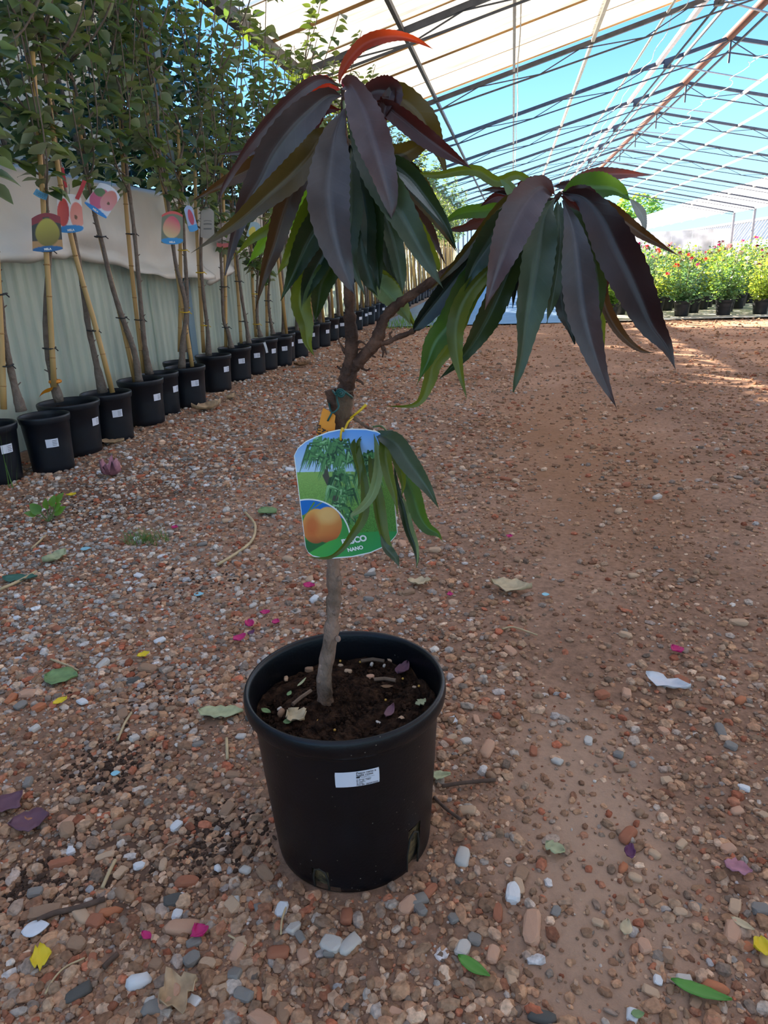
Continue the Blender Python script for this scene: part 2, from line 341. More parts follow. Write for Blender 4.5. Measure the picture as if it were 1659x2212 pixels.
while nst < 298:
    y = 0.45+2.6*random.random()**1.6; x = random.uniform(-0.6*y-.2, .34*y+.15)
    if random.random() < track(np.array([x]), np.array([y]))[0]: continue
    if (x-POT[0])**2+(y-POT[1])**2 < (POT_RB+.03)**2: continue
    lf = x < -.2 and y > 1
    k = random.choices(['red','orange','brown','tan','gray','pale','white','dark','pink'], [2,1.2,4,3,1.5+lf*2,.8+lf*2.5,.25+lf,.5,3])[0]
    put_stone(x, y, random.uniform(.013, .024)*(1+.15*y), k, random.uniform(1, 1.6)); nst += 1

# ---- weed fabric path and ground cloth
M_fab = mat('weed_fabric', '#5c7088', .42, var=.2, scale=4, bump=.1, bscale=300, spec=.6)  # blue of the sky's sheen is put into the base colour
def slab(name, x0, x1, y0, y1, z, m_, lab):
    nxx, nyy = 8, 24; xs_ = np.linspace(x0, x1, nxx); ys_ = np.linspace(y0, y1, nyy); mb = MB()
    r = random.Random(3); V = [(x, y, z+r.uniform(0, .006)) for y in ys_ for x in xs_]
    mb.add(V, [(j*nxx+i, j*nxx+i+1, (j+1)*nxx+i+1, (j+1)*nxx+i) for j in range(nyy-1) for i in range(nxx-1)])
    return tag(mb.build(name, m_, smooth=True), lab, kind='structure')
slab('path', -1.75, 1.0, 9.35, 46, .012, M_fab, 'weed fabric path with blue grey sky sheen in its colour, running down the greenhouse')
M_cloth = mat('pale_ground_cloth', '#b9b3ab', .9, var=.25, scale=3)
slab('ground_cloth', 1.0, 11, 9.35, 46, .014, M_cloth, 'pale ground cloth spread under the potted roses')

# ---- greenhouse frame
EX, EZ, RX, RZ, REX, REZ = -2.3, 2.77, 3.70, 4.33, 11.5, 2.63
TY = [1.53+3.47*k for k in range(-1, 13)]
M_galv = mat('galvanised_steel', '#8d8f96', .5, var=.15, scale=6, metal=.35)
M_dgalv = mat('weathered_steel', '#55565c', .6, var=.25, scale=8, metal=.25)
M_pwhite = mat('white_painted_pipe', '#cfc9c2', .5, var=.12, scale=10)
M_lav = mat('aluminium_profile', '#b6b1bd', .45, var=.1, scale=10, metal=.3)
M_rust = mat('red_oxide_pipe', '#7d3f2c', .7, var=.35, scale=14, color2='#4f3328')
M_blue = mat('blue_grey_paint', '#6d8794', .55, var=.15, scale=5)
def zl(x): return EZ+(RZ-EZ)*(x-EX)/(RX-EX)
def zr(x): return RZ+(REZ-RZ)*(x-RX)/(REX-RX)
DEP = 0.17                                                    # depth of a truss
for y in TY:
    if y < 4: continue
    R_ = empty('roof_truss', (0, y, 0), 'steel lattice roof truss spanning the greenhouse', None, None, 'structure')
    org = (0, y, 0)
    a = MB(org); a.bar((EX, y, EZ-.03), (RX, y, RZ-.03), .05, .06); a.build('top_chord', M_dgalv, R_)
    a = MB(org); a.bar((RX, y, RZ-.03), (REX, y, REZ-.03), .05, .06); a.build('top_chord', M_dgalv, R_)
    a = MB(org); a.bar((EX, y, EZ-.06-DEP*.5), (RX, y, RZ-.06-DEP*1.15), .022); a.build('bottom_chord', M_dgalv, R_)
    a = MB(org); a.bar((RX, y, RZ-.06-DEP*1.15), (REX, y, REZ-.06-DEP*.5), .022); a.build('bottom_chord', M_dgalv, R_)
    def webs(x0, x1, zf):
        n = int(abs(x1-x0)/1.15); stp = (x1-x0)/n
        for i in range(n):
            xa = x0+stp*i; fa = (i/n); fb = ((i+.62)/n); fc = (i+1)/n
            dz = lambda f: DEP*(.5+.65*f) if x1 > x0 else DEP*(.5+.65*f)
            pa = (xa, y, zf(xa)-.06); xm = xa+stp*.62; pm = (xm, y, zf(xm)-.06-dz(fb)); xb = xa+stp; pb = (xb, y, zf(xb)-.06)
            w1 = MB(org); w1.bar(pa, pm, .014); w1.build('web_bar', M_dgalv, R_)
            w2 = MB(org); w2.bar(pm, pb, .014); w2.build('web_bar', M_dgalv, R_)
    if y < 31:
        webs(EX+.35, RX, zl); webs(REX-.35, RX, zr)
    if y < 30:
        kp = MB(org); kp.bar((RX+.02, y, RZ), (RX+.02, y, RZ-.42), .03); kp.build('king_post', M_dgalv, R_)
        gs = MB(org); gs.box((2.62, y-.04, zl(2.66)-.16), (2.74, y+.04, zl(2.66)-.02)); gs.build('bracket', M_dgalv, R_)
        rd = MB(org); yy = y+.1; rd.tube([(2.68, y, zl(2.68)-.1), (4.88, y+2.1, zr(4.88)-.10)], .014, 6); rd.build('tie_rod', M_galv, R_)
Y0_, Y1_ = TY[0], TY[-1]
def purlin(x, z, m_, wd, ht, lab, y0=Y0_, y1=Y1_, round_=False):
    a = MB()
    if round_: a.tube([(x, y0, z), (x, y1, z)], wd/2, 10)
    else: a.bar((x, y0, z), (x, y1, z), wd, ht)
    return tag(a.build('purlin', m_, smooth=round_), lab, kind='structure')
purlin(-1.16, zl(-1.16)-.02, M_dgalv, .04, .05, 'grey steel purlin nearest the left eave')
purlin(-.03, zl(-.03)-.02, M_pwhite, .035, .05, 'white painted purlin straight above the path')
purlin(1.05, zl(1.05)-.02, M_pwhite, .045, .05, 'white painted purlin halfway up the left roof slope')
purlin(2.02, zl(2.02)-.02, M_pwhite, .035, .035, 'slim white pipe hung with thin wires', round_=True)
purlin(2.51, zl(2.51)-.03, M_lav, .07, .06, 'broad aluminium rail below the ridge')
purlin(2.68, zl(2.68)-.14, M_dgalv, .035, .035, 'dark steel shaft carried on brackets beside the rail', round_=True)
purlin(2.95, zl(2.95)-.05, M_dgalv, .03, .04, 'thin dark steel purlin just left of the ridge')
purlin(4.90, zr(4.90)-.08, M_pwhite, .05, .05, 'white painted purlin first on the right slope')
purlin(5.80, zr(5.80)-.03, M_pwhite, .045, .045, 'white painted purlin second on the right slope')
purlin(7.23, zr(7.23)-.03, M_pwhite, .05, .05, 'white painted purlin third on the right slope')
purlin(9.3, zr(9.3)-.03, M_pwhite, .05, .05, 'white painted purlin nearest the right eave')
a = MB(); a.tube([(RX, Y0_, RZ), (RX, Y1_, RZ)], .075, 14); tag(a.build('ridge_pipe', M_rust, smooth=True), 'rusty red oxide ridge pipe under the blue sky', kind='structure')
a = MB(); a.tube([(RX+.12, Y0_, RZ-.13), (RX+.12, Y1_, RZ-.13)], .022, 8); tag(a.build('conduit', M_dgalv, smooth=True), 'dark conduit running just below the ridge pipe', kind='structure')
# wire garland sagging from king post to king post
a = MB()
for i in range(1, 8):
    y0 = TY[i]; P = [(RX+.35+.12*math.sin(7*k/10*3.1), y0+3.47*k/10, RZ-.42-.14*math.sin(math.pi*k/10)+.03*math.sin(k*2.3)) for k in range(11)]
    a.tube(spline(P, 24), .006, 5)
tag(a.build('wire', M_pwhite), 'white electric wire looping along below the ridge', 'wire')
a = MB()
for i in range(2, 9):
    y0 = TY[i]; P = [(2.08+.05*(k % 2), y0+3.47*k/6, zl(2.05)-.06-.16*math.sin(math.pi*k/6)) for k in range(7)]
    a.tube(spline(P, 20), .005, 5)
tag(a.build('wire', M_pwhite), 'thin wire drooping from the slim white roof pipe', 'wire')
a = MB(); a.tube(spline([(.03+.012*math.sin(k*1.7), 4+k*1.2, zl(0)-.1-.03*math.sin(k)) for k in range(20)], 80), .008, 5)
tag(a.build('cable', M_pwhite), 'pale cable clipped along the purlin above the path', 'cable')
# eave gutters
M_gut = mat('dark_gutter', '#3d3c3c', .6, var=.2, scale=5)
a = MB(); a.bar((EX-.02, 1, EZ+.0), (EX-.02, Y1_, EZ+.0), .09, .11); tag(a.build('gutter', M_gut), 'dark gutter along the left eave', kind='structure')
a = MB(); a.bar((REX, 4, REZ-.02), (REX, Y1_, REZ-.02), .12, .10); tag(a.build('gutter', M_galv), 'grey gutter along the right eave', kind='structure')
for y in TY:
    if y > 1:
        a = MB((EX, y, 0)); a.box((EX-.05, y-.05, 0), (EX+.02, y+.05, EZ-.04)); tag(a.build('post', M_blue if y < 6 else M_galv, loc=(EX, y, 0)), 'blue grey steel eave post on the left side', kind='structure')
    if y > 8:
        a = MB((REX, y, 0)); a.box((REX-.05, y-.05, 0), (REX+.05, y+.05, REZ-.06)); tag(a.build('post', M_galv, loc=(REX, y, 0)), 'grey steel eave post on the right side', kind='structure')

# ---- roof covering: corrugated translucent sheets up to the truss at the far edge of the cover
def panel_mat(name, colr, trans, alpha, rough=.45):
    M = bpy.data.materials.new(name); M.use_nodes = True; t = M.node_tree; N = t.nodes; L = t.links
    b = N['Principled BSDF']; b.inputs['Roughness'].default_value = rough
    co = N.new('ShaderNodeTexCoord').outputs['Object']
    mp = N.new('ShaderNodeMapping'); mp.inputs['Scale'].default_value = (.35, 6, .35); L.new(co, mp.inputs[0])
    n = N.new('ShaderNodeTexNoise'); n.inputs['Scale'].default_value = 3; n.inputs['Detail'].default_value = 6; L.new(mp.outputs[0], n.inputs['Vector'])
    r = N.new('ShaderNodeValToRGB'); r.color_ramp.elements[0].position = .3; r.color_ramp.elements[1].position = .62
    r.color_ramp.elements[0].color = (*[c*.45 for c in colr], 1); r.color_ramp.elements[1].color = (*colr, 1); L.new(n.outputs['Fac'], r.inputs[0])
    L.new(r.outputs[0], b.inputs['Base Color'])
    ts = N.new('ShaderNodeBsdfTranslucent'); L.new(r.outputs[0], ts.inputs[0])
    m1 = N.new('ShaderNodeMixShader'); m1.inputs[0].default_value = trans; L.new(b.outputs[0], m1.inputs[1]); L.new(ts.outputs[0], m1.inputs[2])
    tr = N.new('ShaderNodeBsdfTransparent'); m2 = N.new('ShaderNodeMixShader'); m2.inputs[0].default_value = alpha
    L.new(m1.outputs[0], m2.inputs[1]); L.new(tr.outputs[0], m2.inputs[2]); L.new(m2.outputs[0], N['Material Output'].inputs[0]); return M
M_pan = panel_mat('cloudy_corrugated_sheet', srgb('#dcd8cc'), .26, .06)
M_panc = panel_mat('clear_corrugated_sheet', srgb('#ccd4de'), .19, .34)
M_panlap = panel_mat('stained_sheet_lap', srgb('#c9a06a'), .45, .02)
def corr(x0, z0, x1, z1, y0, y1, pitch=.076, amp=.011, seg=6):
    n = max(2, int(round((y1-y0)/pitch*seg))); V = []
    for i in range(n+1):
        y = y0+(y1-y0)*i/n; dz = amp*math.sin(2*math.pi*y/pitch)
        V += [(x0, y, z0+dz), (x1, y, z1+dz)]
    return V, [(2*i, 2*i+1, 2*i+3, 2*i+2) for i in range(n)]
ceil_ = empty('ceiling', (0, 8, EZ), 'translucent corrugated roof covering over the near bays', None, None, 'structure')
yend = TY[4]-.02; sw = .8675
k = 0
while True:
    y1 = yend-k*sw; y0 = y1-sw-.05
    if y1 < -15: break
    mm = M_panc if (y1 < 7.4 and k % 2 == 0) or y1 < 5.5 else M_pan
    for (xa, xb, dz) in ((EX-.06, 1.06, .055), (1.0, RX+.02, .075)):
        V, Fc = corr(xa, zl(xa)+dz, xb, zl(xb)+dz, y0, y1)
        sh = obj('roof_sheet', mesh('roof_sheet', np.array(V)-np.array([0, 8, EZ]), Fc, mm, True), ceil_)
        V, Fc = corr(xa+.01, zl(xa)+dz-.006, xb, zl(xb)+dz-.006, y1-.05, y1)
        obj('lap_strip', mesh('lap_strip', np.array(V)-np.array([0, 8, EZ]), Fc, M_panlap, True), sh)
    if y1 < 7.6:
        V, Fc = corr(RX-.02, zr(RX)+.07, REX, zr(REX)+.07, y0, y1)
        obj('roof_sheet', mesh('roof_sheet', np.array(V)-np.array([0, 8, EZ]), Fc, M_pan, True), ceil_)
    k += 1

# ---- left side wall: green corrugated sheets
M_green = mat('green_corrugated_sheet', '#e6eedc', .5, var=.2, scale=5, trans=.45, tcol='#bccdb6', stretch=(1, 1, .35), color2='#ecf0da')
wl = empty('wall_left', (EX-.06, 6, 0), 'low wall of pale green corrugated sheets behind the potted trees', None, None, 'structure')
y = .6; i = 0
while y < 46:
    wd = 1.02; Vv = []; n = int(wd/.082*10)
    for q in range(n+1):
        yy = y+wd*q/n; dx = .018*max(0, math.sin(2*math.pi*yy/.082))**3
        Vv += [(dx-(i % 2)*.006+.02, yy-6, 0), (dx-(i % 2)*.006+.02, yy-6, 1.25)]
    obj('corrugated_sheet', mesh('corrugated_sheet', Vv, [(2*q, 2*q+1, 2*q+3, 2*q+2) for q in range(n)], M_green, True), wl)
    y += .98; i += 1
a = MB((EX-.06, 6, 0)); a.bar((EX-.12, .6, 1.25), (EX-.12, 46, 1.25), .04, .05); a.build('top_rail', M_dgalv, wl)

# ================================================================== POTTED APPLE TREES ALONG THE LEFT WALL
M_pot = mat('black_plastic', '#11151d', .42, var=.25, scale=25, bump=.05, bscale=250, spec=.45)
M_soil = mat('potting_soil', '#2b1d15', .95, var=.5, scale=90, bump=1.0, bscale=110, spec=.1, color2='#3a281c')
M_label = mat('white_paper_label', '#dfe0ea', .5)
M_ink = mat('black_ink', '#17181c', .6)
M_ink2 = mat('grey_ink', '#6d7078', .6)
M_bark = mat('apple_bark', '#8a7b6e', .85, var=.35, scale=30, bump=.7, bscale=90, color2='#65574d', spec=.2)
M_cane = mat('bamboo', '#c9a468', .5, var=.2, scale=12, color2='#b98f55', stretch=(1, 1, .15))
M_node = mat('bamboo_joint', '#a57c48', .6)
M_tieb = mat('black_tie', '#1d1d1f', .5)
M_tiey = mat('yellow_tie', '#d9b01c', .5)
M_tieg = mat('green_tie', '#1f6a50', .5)
M_sheet = mat('dirty_plastic_sheet', '#f2eee6', .55, var=.10, scale=3.5, bump=.35, bscale=14, trans=.22, tcol='#d6cdbd', spec=.4, color2='#e6dfd4')
M_orange = mat('orange_strap', '#e08a1c', .5)

# plastic sheet draped over the wall
def drape(y0, y1, botf, lab, seed, ny=110, nz=22):
    r = np.random.default_rng(seed); ph = r.uniform(0, 6.28, 8); V = []; 
    for j in range(nz+1):
        s = j/nz
        for i in range(ny+1):
            y = y0+(y1-y0)*i/ny; zb = botf(y)
            z = 1.285+(zb-1.285)*s
            x = EX+.045+.05*s+.040*math.sin(3.1*y+ph[0]+2.2*s)*s+.028*math.sin(7.3*y+ph[1]-3*s)*s+.012*math.sin(14*y+9*s+ph[2])*s+.034*math.sin(9*s+2.3*y+ph[3])*s
            if s > .88: x += .035*math.sin((s-.88)/.12*math.pi*.8)
            z += .012*math.sin(5*y+ph[4])*s+.006*math.sin(17*y+ph[5])*s
            if j == 0: x -= .05; z += .012
            V.append((x, y, z))
    Fc = [(j*(ny+1)+i, j*(ny+1)+i+1, (j+1)*(ny+1)+i+1, (j+1)*(ny+1)+i) for j in range(nz) for i in range(ny)]
    o = obj('plastic_sheet', mesh('plastic_sheet', V, Fc, M_sheet, True)); sd = o.modifiers.new('s', 'SOLIDIFY'); sd.thickness = .004
    return tag(o, lab, 'sheet')
drape(1.2, 5.12, lambda y: .865-.05*(y-3)*(y > 3)+.04*math.sin(2.2*y), 'dirty white plastic sheet draped over the nearest stretch of green wall', 1)
drape(5.06, 8.3, lambda y: .70+.30*min(1, max(0, (y-5.15)/1.5))**.8+.03*math.sin(3*y), 'wrinkled plastic sheet hanging in a low corner beyond the steel post', 2, 90)
drape(8.35, 16, lambda y: 1.0+.05*math.sin(1.7*y), 'plastic sheet along the far stretch of green wall', 5, 90, 10)

def pot_mesh(rt, rb, h, notch=False, n=40):
    mb = MB(); lip = .012*rt/.125
    prof = [(rb*.96, .0), (rb, .004), (rb+(rt*.93-rb)*.12, h*.12), (rb+(rt*.93-rb)*.5, h*.5), (rt*.93, h-.034), (rt*.965, h-.030), (rt*.985, h-.022), (rt, h-.008), (rt*.992, h-.002), (rt*.965, h), (rt*.935, h-.004), (rt*.925, h-.02), (rt*.90, h-.08)]
    mb.lathe(prof, n); return mesh('pot', mb.v, mb.f, M_pot, True)
def soil_mesh(r, z, n=26, amp=.006, seed=0):
    rr = np.random.default_rng(seed); V = [(0, 0, z+.008)]; Fc = []; rings = 6
    for j in range(1, rings+1):
        for k in range(n):
            a = 2*math.pi*k/n; q = r*j/rings
            V.append((q*math.cos(a), q*math.sin(a), z+(rr.uniform(-amp, amp) if j < rings else -.004)))
    Fc += [(0, 1+k, 1+(k+1) % n) for k in range(n)]
    for j in range(rings-1): Fc += [(1+j*n+k, 1+(j+1)*n+k, 1+(j+1)*n+(k+1) % n, 1+j*n+(k+1) % n) for k in range(n)]
    return mesh('soil', V, Fc, M_soil, False)
POTM = {}
def pot_parts(root, r, h=.245, soil=True):
    key = round(r, 3)
    if key not in POTM: POTM[key] = (pot_mesh(r, r*.82, h), soil_mesh(r*.905, h-.035, seed=int(r*1000)))
    p = obj('pot', POTM[key][0], root)
    if soil: obj('soil', POTM[key][1], root)
    return p
def label_on_pot(parent, r_at, az, z, wd, hg, printed=True, hbot=None):
    """small paper label bent round the pot, facing azimuth az"""
    V = []; n = 6
    for j in range(2):
        for i in range(n+1):
            a = az+(i/n-.5)*wd/r_at(z); zz = z+(j-.5)*hg; rr = r_at(zz)+.0012
            V.append((rr*math.cos(a), rr*math.sin(a), zz))
    lab = obj('label', mesh('label', V, [(i, i+1, n+2+i, n+1+i) for i in range(n)], M_label), parent)
    if printed:
        mb = MB()
        for q in range(4):
            zz = z+hg*(.28-.19*q)
            for (f0, f1) in ((.02, .40-.05*(q % 2)),):
                a0, a1 = az+f0*wd/r_at(zz), az+f1*wd/r_at(zz); rr = r_at(zz)+.002
                mb.add([(rr*math.cos(a), rr*math.sin(a), zz+d) for a in (a0, a1) for d in (-hg*.03, hg*.03)], [(0, 2, 3, 1)])
        mb.build('print', M_ink2, lab)
    return lab

# leaf meshes of the apple trees: folded ovals with a petiole
def apple_leaf(seed):
    r = random.Random(seed); Ln = 1.0; W = r.uniform(.27, .34); V = []; n = 5
    cv = r.uniform(.05, .3); fold = r.uniform(.04, .16)
    V += [(0, 0, 0)]
    for i in range(n+1):
        s = .16+.84*i/n; q = i/n
        wv = W*math.sin(math.pi*min(1, q**.8*.97+.03))*(1 if 0 < i < n else .12)
        zc = -cv*s*s
        V += [(s, -wv, zc+fold*wv/W+r.uniform(-.02, .02)), (s, 0, zc), (s, wv, zc+fold*wv/W+r.uniform(-.02, .02))]
    Fc = [(0, 1, 2), (0, 2, 3)]
    for i in range(n):
        a = 1+3*i; Fc += [(a, a+3, a+4, a+1), (a+1, a+4, a+5, a+2)]
    return V, Fc
def leaf_mat(name, top, back, tr, tcol, rough=.36, lf=1.0):
    M = bpy.data.materials.new(name); M.use_nodes = True; t = M.node_tree; N = t.nodes; L = t.links; b = N['Principled BSDF']
    b.inputs['Roughness'].default_value = rough; b.inputs['Specular IOR Level'].default_value = .65
    ge = N.new('ShaderNodeNewGeometry'); mi = N.new('ShaderNodeMix'); mi.data_type = 'RGBA'
    L.new(ge.outputs['Backfacing'], mi.inputs['Factor']); mi.inputs['A'].default_value = (*lift(top, lf), 1); mi.inputs['B'].default_value = (*lift(back, lf), 1)
    oi = N.new('ShaderNodeObjectInfo'); mr = N.new('ShaderNodeMapRange'); mr.inputs['To Min'].default_value = .75; mr.inputs['To Max'].default_value = 1.3; L.new(oi.outputs['Random'], mr.inputs[0])
    vm = N.new('ShaderNodeVectorMath'); vm.operation = 'MULTIPLY'; L.new(mi.outputs['Result'], vm.inputs[0]); L.new(mr.outputs[0], vm.inputs[1])
    L.new(vm.outputs[0], b.inputs['Base Color'])
    ts = N.new('ShaderNodeBsdfTranslucent'); ts.inputs[0].default_value = (*lift(tcol, lf), 1); ms = N.new('ShaderNodeMixShader'); ms.inputs[0].default_value = tr
    L.new(b.outputs[0], ms.inputs[1]); L.new(ts.outputs[0], ms.inputs[2]); L.new(ms.outputs[0], N['Material Output'].inputs[0]); return M
M_al = [leaf_mat('apple_leaf_dark', '#47542f', '#8a9678', .25, '#7d9a2a', lf=1.12), leaf_mat('apple_leaf_olive', '#586538', '#929c80', .28, '#8aa52e', lf=1.12), leaf_mat('apple_leaf_blue', '#465844', '#8c9a84', .22, '#6f9630', lf=1.12)]
AL = [mesh('leaf', *apple_leaf(i), M_al[i % 3], True) for i in range(9)]
ALV = [apple_leaf(40+i) for i in range(6)]
def leaf_xform(pos, d, nrm, L_):
    d = np.array(d, float); d /= np.linalg.norm(d); n_ = np.array(nrm, float); n_ = n_-d*(n_ @ d); n_ /= np.linalg.norm(n_)+1e-9
    s_ = np.cross(n_, d); return Matrix(((d[0]*L_, s_[0]*L_, n_[0]*L_, pos[0]), (d[1]*L_, s_[1]*L_, n_[1]*L_, pos[1]), (d[2]*L_, s_[2]*L_, n_[2]*L_, pos[2]), (0, 0, 0, 1)))
def crown_branches(base, topz, rnd, lean=(0, 0), nside=4, trunkpts=None):
    """leader plus upright side branches, world coordinates"""
    base = np.array(base); H_ = topz-base[2]
    lead = [base+np.array([lean[0]*s*H_+.03*math.sin(5*s+rnd.random()*6), lean[1]*s*H_+.03*math.cos(4*s+rnd.random()*6), H_*s]) for s in np.linspace(0, 1, 7)]
    out = [(spline(lead, 16), .008)]
    for q in range(nside):
        s = rnd.uniform(.02, .5); p = base+np.array([lean[0]*s*H_, lean[1]*s*H_, H_*s]); a = rnd.uniform(0, 6.28); ln = H_*rnd.uniform(.4, .75)
        dx, dy = math.cos(a)*rnd.uniform(.3, .75), math.sin(a)*rnd.uniform(.3, .8)
        P = [p+np.array([dx*ln*(t_**.7), dy*ln*(t_**.7), ln*(.12*t_+.88*t_**1.2)]) for t_ in np.linspace(0, 1, 5)]
        for v_ in P: v_[0] = max(v_[0], -2.85)
        out.append((spline(P, 12), .0055))
    return out
def branch_leaves(brs, rnd, step, size):
    res = []
    for P, r in brs:
        d = np.linalg.norm(np.diff(P, axis=0), axis=1).sum(); n = int(d/step)
        for i in range(n):
            f = (i+rnd.random())/n*(len(P)-1.001); k = int(f); p = P[k]+(P[k+1]-P[k])*(f-k)
            a = rnd.uniform(0, 6.28); el = rnd.uniform(-.5, .45)
            dd = np.array([math.cos(a)*math.cos(el), math.sin(a)*math.cos(el), math.sin(el)])
            res.append((p, dd, (rnd.uniform(-.5, .5), rnd.uniform(-.6, .4), 1), size*rnd.uniform(.7, 1.2)))
    return res

def px_path(pts, c, off=0.0):
    cc = np.array([c[0], c[1]]); dn = cc/np.linalg.norm(cc); c2 = (c[0]-dn[0]*off, c[1]-dn[1]*off)
    return [atp(u, v, c2) for u, v in pts]
def cane_mesh(root, P, r, org):
    P = spline(P, 10) if len(P) > 2 else np.linspace(P[0], P[1], 10)
    mb = MB(org); mb.tube(P, [r*(1-.25*i/9) for i in range(10)], 8); o = mb.build('cane', M_cane, root, smooth=True)
    L_ = np.linalg.norm(P[-1]-P[0]); n = max(3, int(L_/.2))
    for q in range(1, n):
        nd = MB(org)
        p = P[0]+(P[-1]-P[0])*q/n if len(P) == 2 else P[int(q/n*9)]
        d = (P[-1]-P[0])/L_; nd.tube([p-d*.003, p, p+d*.003], [r*.93, r*1.08, r*.93], 8); nd.build('joint', M_node, o)
    return o
def tie_at(root, p, r, m_, org, tail=True):
    mb = MB(org); P = [np.array(p)+np.array([r*math.cos(a), r*math.sin(a), .002*math.sin(2*a)]) for a in np.linspace(0, 6.28, 15)]
    mb.tube(P, .0032, 6)
    if tail: mb.tube([np.array(p)+np.array([r, 0, 0]), np.array(p)+np.array([r+.02, -.01, -.012])], .0025, 5)
    return mb.build('tie', m_, root)
TREES = {}
# name: centre, rim radius, trunk pixels, cane pixels, top z, label azimuth offset, text
ROW = [
 ('A', (-2.11, 2.545), .115, [(46, 888), (28, 820), (10, 730), (0, 640), (-14, 480), (-20, 380)], [(8, 884), (2, 720), (-12, 450), (-20, 200)], 2.2, .55, 'young apple tree at the left picture edge, nearest of the row'),
 ('B', (-1.975, 2.73), .105, None, None, 0, .0, None),
 ('C', (-2.04, 3.015), .140, [(128, 868), (112, 810), (100, 740), (99, 660), (106, 560), (102, 470), (96, 380), (88, 300)], [(117, 836), (106, 640), (92, 420), (70, 112)], 2.35, .95, 'young apple tree with an orange strap round its trunk foot'),
 ('D', (-2.00, 3.275), .125, [(222, 848), (207, 780), (190, 700), (176, 600), (158, 500), (137, 400), (124, 330), (112, 250)], [(243, 848), (205, 700), (170, 580), (140, 450), (116, 300), (104, 180)], 2.5, .35, 'young apple tree leaning along a thick cane, second tree past the strapped one'),
 ('E', (-2.01, 3.65), .125, [(301, 828), (290, 760), (262, 680), (240, 610), (222, 530), (205, 465), (190, 380), (180, 300)], [(292, 826), (262, 690), (228, 560), (200, 440), (180, 330), (160, 195)], 2.55, .75, 'young apple tree with a crooked trunk crossing its cane'),
 ('F', (-2.03, 3.92), .110, [(323, 808), (313, 750), (306, 680), (300, 610), (292, 520), (284, 450), (275, 380), (268, 280)], [(311, 806), (296, 690), (280, 540), (268, 390), (257, 224)], 2.5, .95, 'young apple tree swollen at the foot beside a straight cane'),
 ('G', (-1.98, 4.16), .125, [(393, 796), (395, 740), (402, 680), (398, 640), (380, 570), (372, 510), (364, 440), (350, 370), (342, 300)], [(415, 792), (404, 720), (390, 640), (378, 560), (352, 400), (316, 236)], 2.6, .45, 'young apple tree tied with yellow ties in front of the blue steel post'),
 ('H', (-2.13, 4.40), .105, [(402, 760), (404, 640), (398, 520), (392, 380)], [(388, 760), (390, 600), (388, 420), (385, 280)], 2.6, .85, 'thin apple tree set back against the wall behind the yellow tied one'),
 ('I', (-2.03, 4.725), .125, [(451, 768), (449, 720), (446, 690), (440, 640), (434, 560), (436, 470), (438, 380)], [(440, 762), (432, 620), (424, 480), (420, 330)], 2.65, .8, 'young apple tree with a thick graft stub low on its trunk'),
 ('J', (-2.04, 5.16), .125, [(500, 752), (492, 715), (483, 690), (480, 620), (477, 540), (479, 470)], [(488, 750), (487, 640), (484, 480), (478, 340)], 2.65, .4, 'young apple tree with a rough kink just above its pot'),
 ('K', (-2.02, 5.48), .110, [(538, 742), (532, 700), (522, 640), (512, 560), (505, 480)], [(521, 742), (516, 660), (508, 560), (498, 430)], 2.6, .35, 'apple tree leaning left of a slim cane, white plastic slip on its pot'),
 ('L', (-2.00, 5.72), .115, [(563, 728), (556, 690), (556, 620), (558, 560)], [(553, 728), (547, 640), (543, 540), (540, 420)], 2.6, .8, 'apple tree whose cane carries a yellow tie at knee height'),
 ('M', (-1.95, 5.97), .115, [(590, 722), (584, 690), (580, 640), (584, 570)], [(577, 726), (576, 660), (574, 560), (572, 430)], 2.6, .4, 'apple tree seen just left of the long drooping pale green leaf'),
]
def rat(r, h=.245): return lambda z: r*.82+(r*.93-r*.82)*z/(h-.034)
leafcount = 0
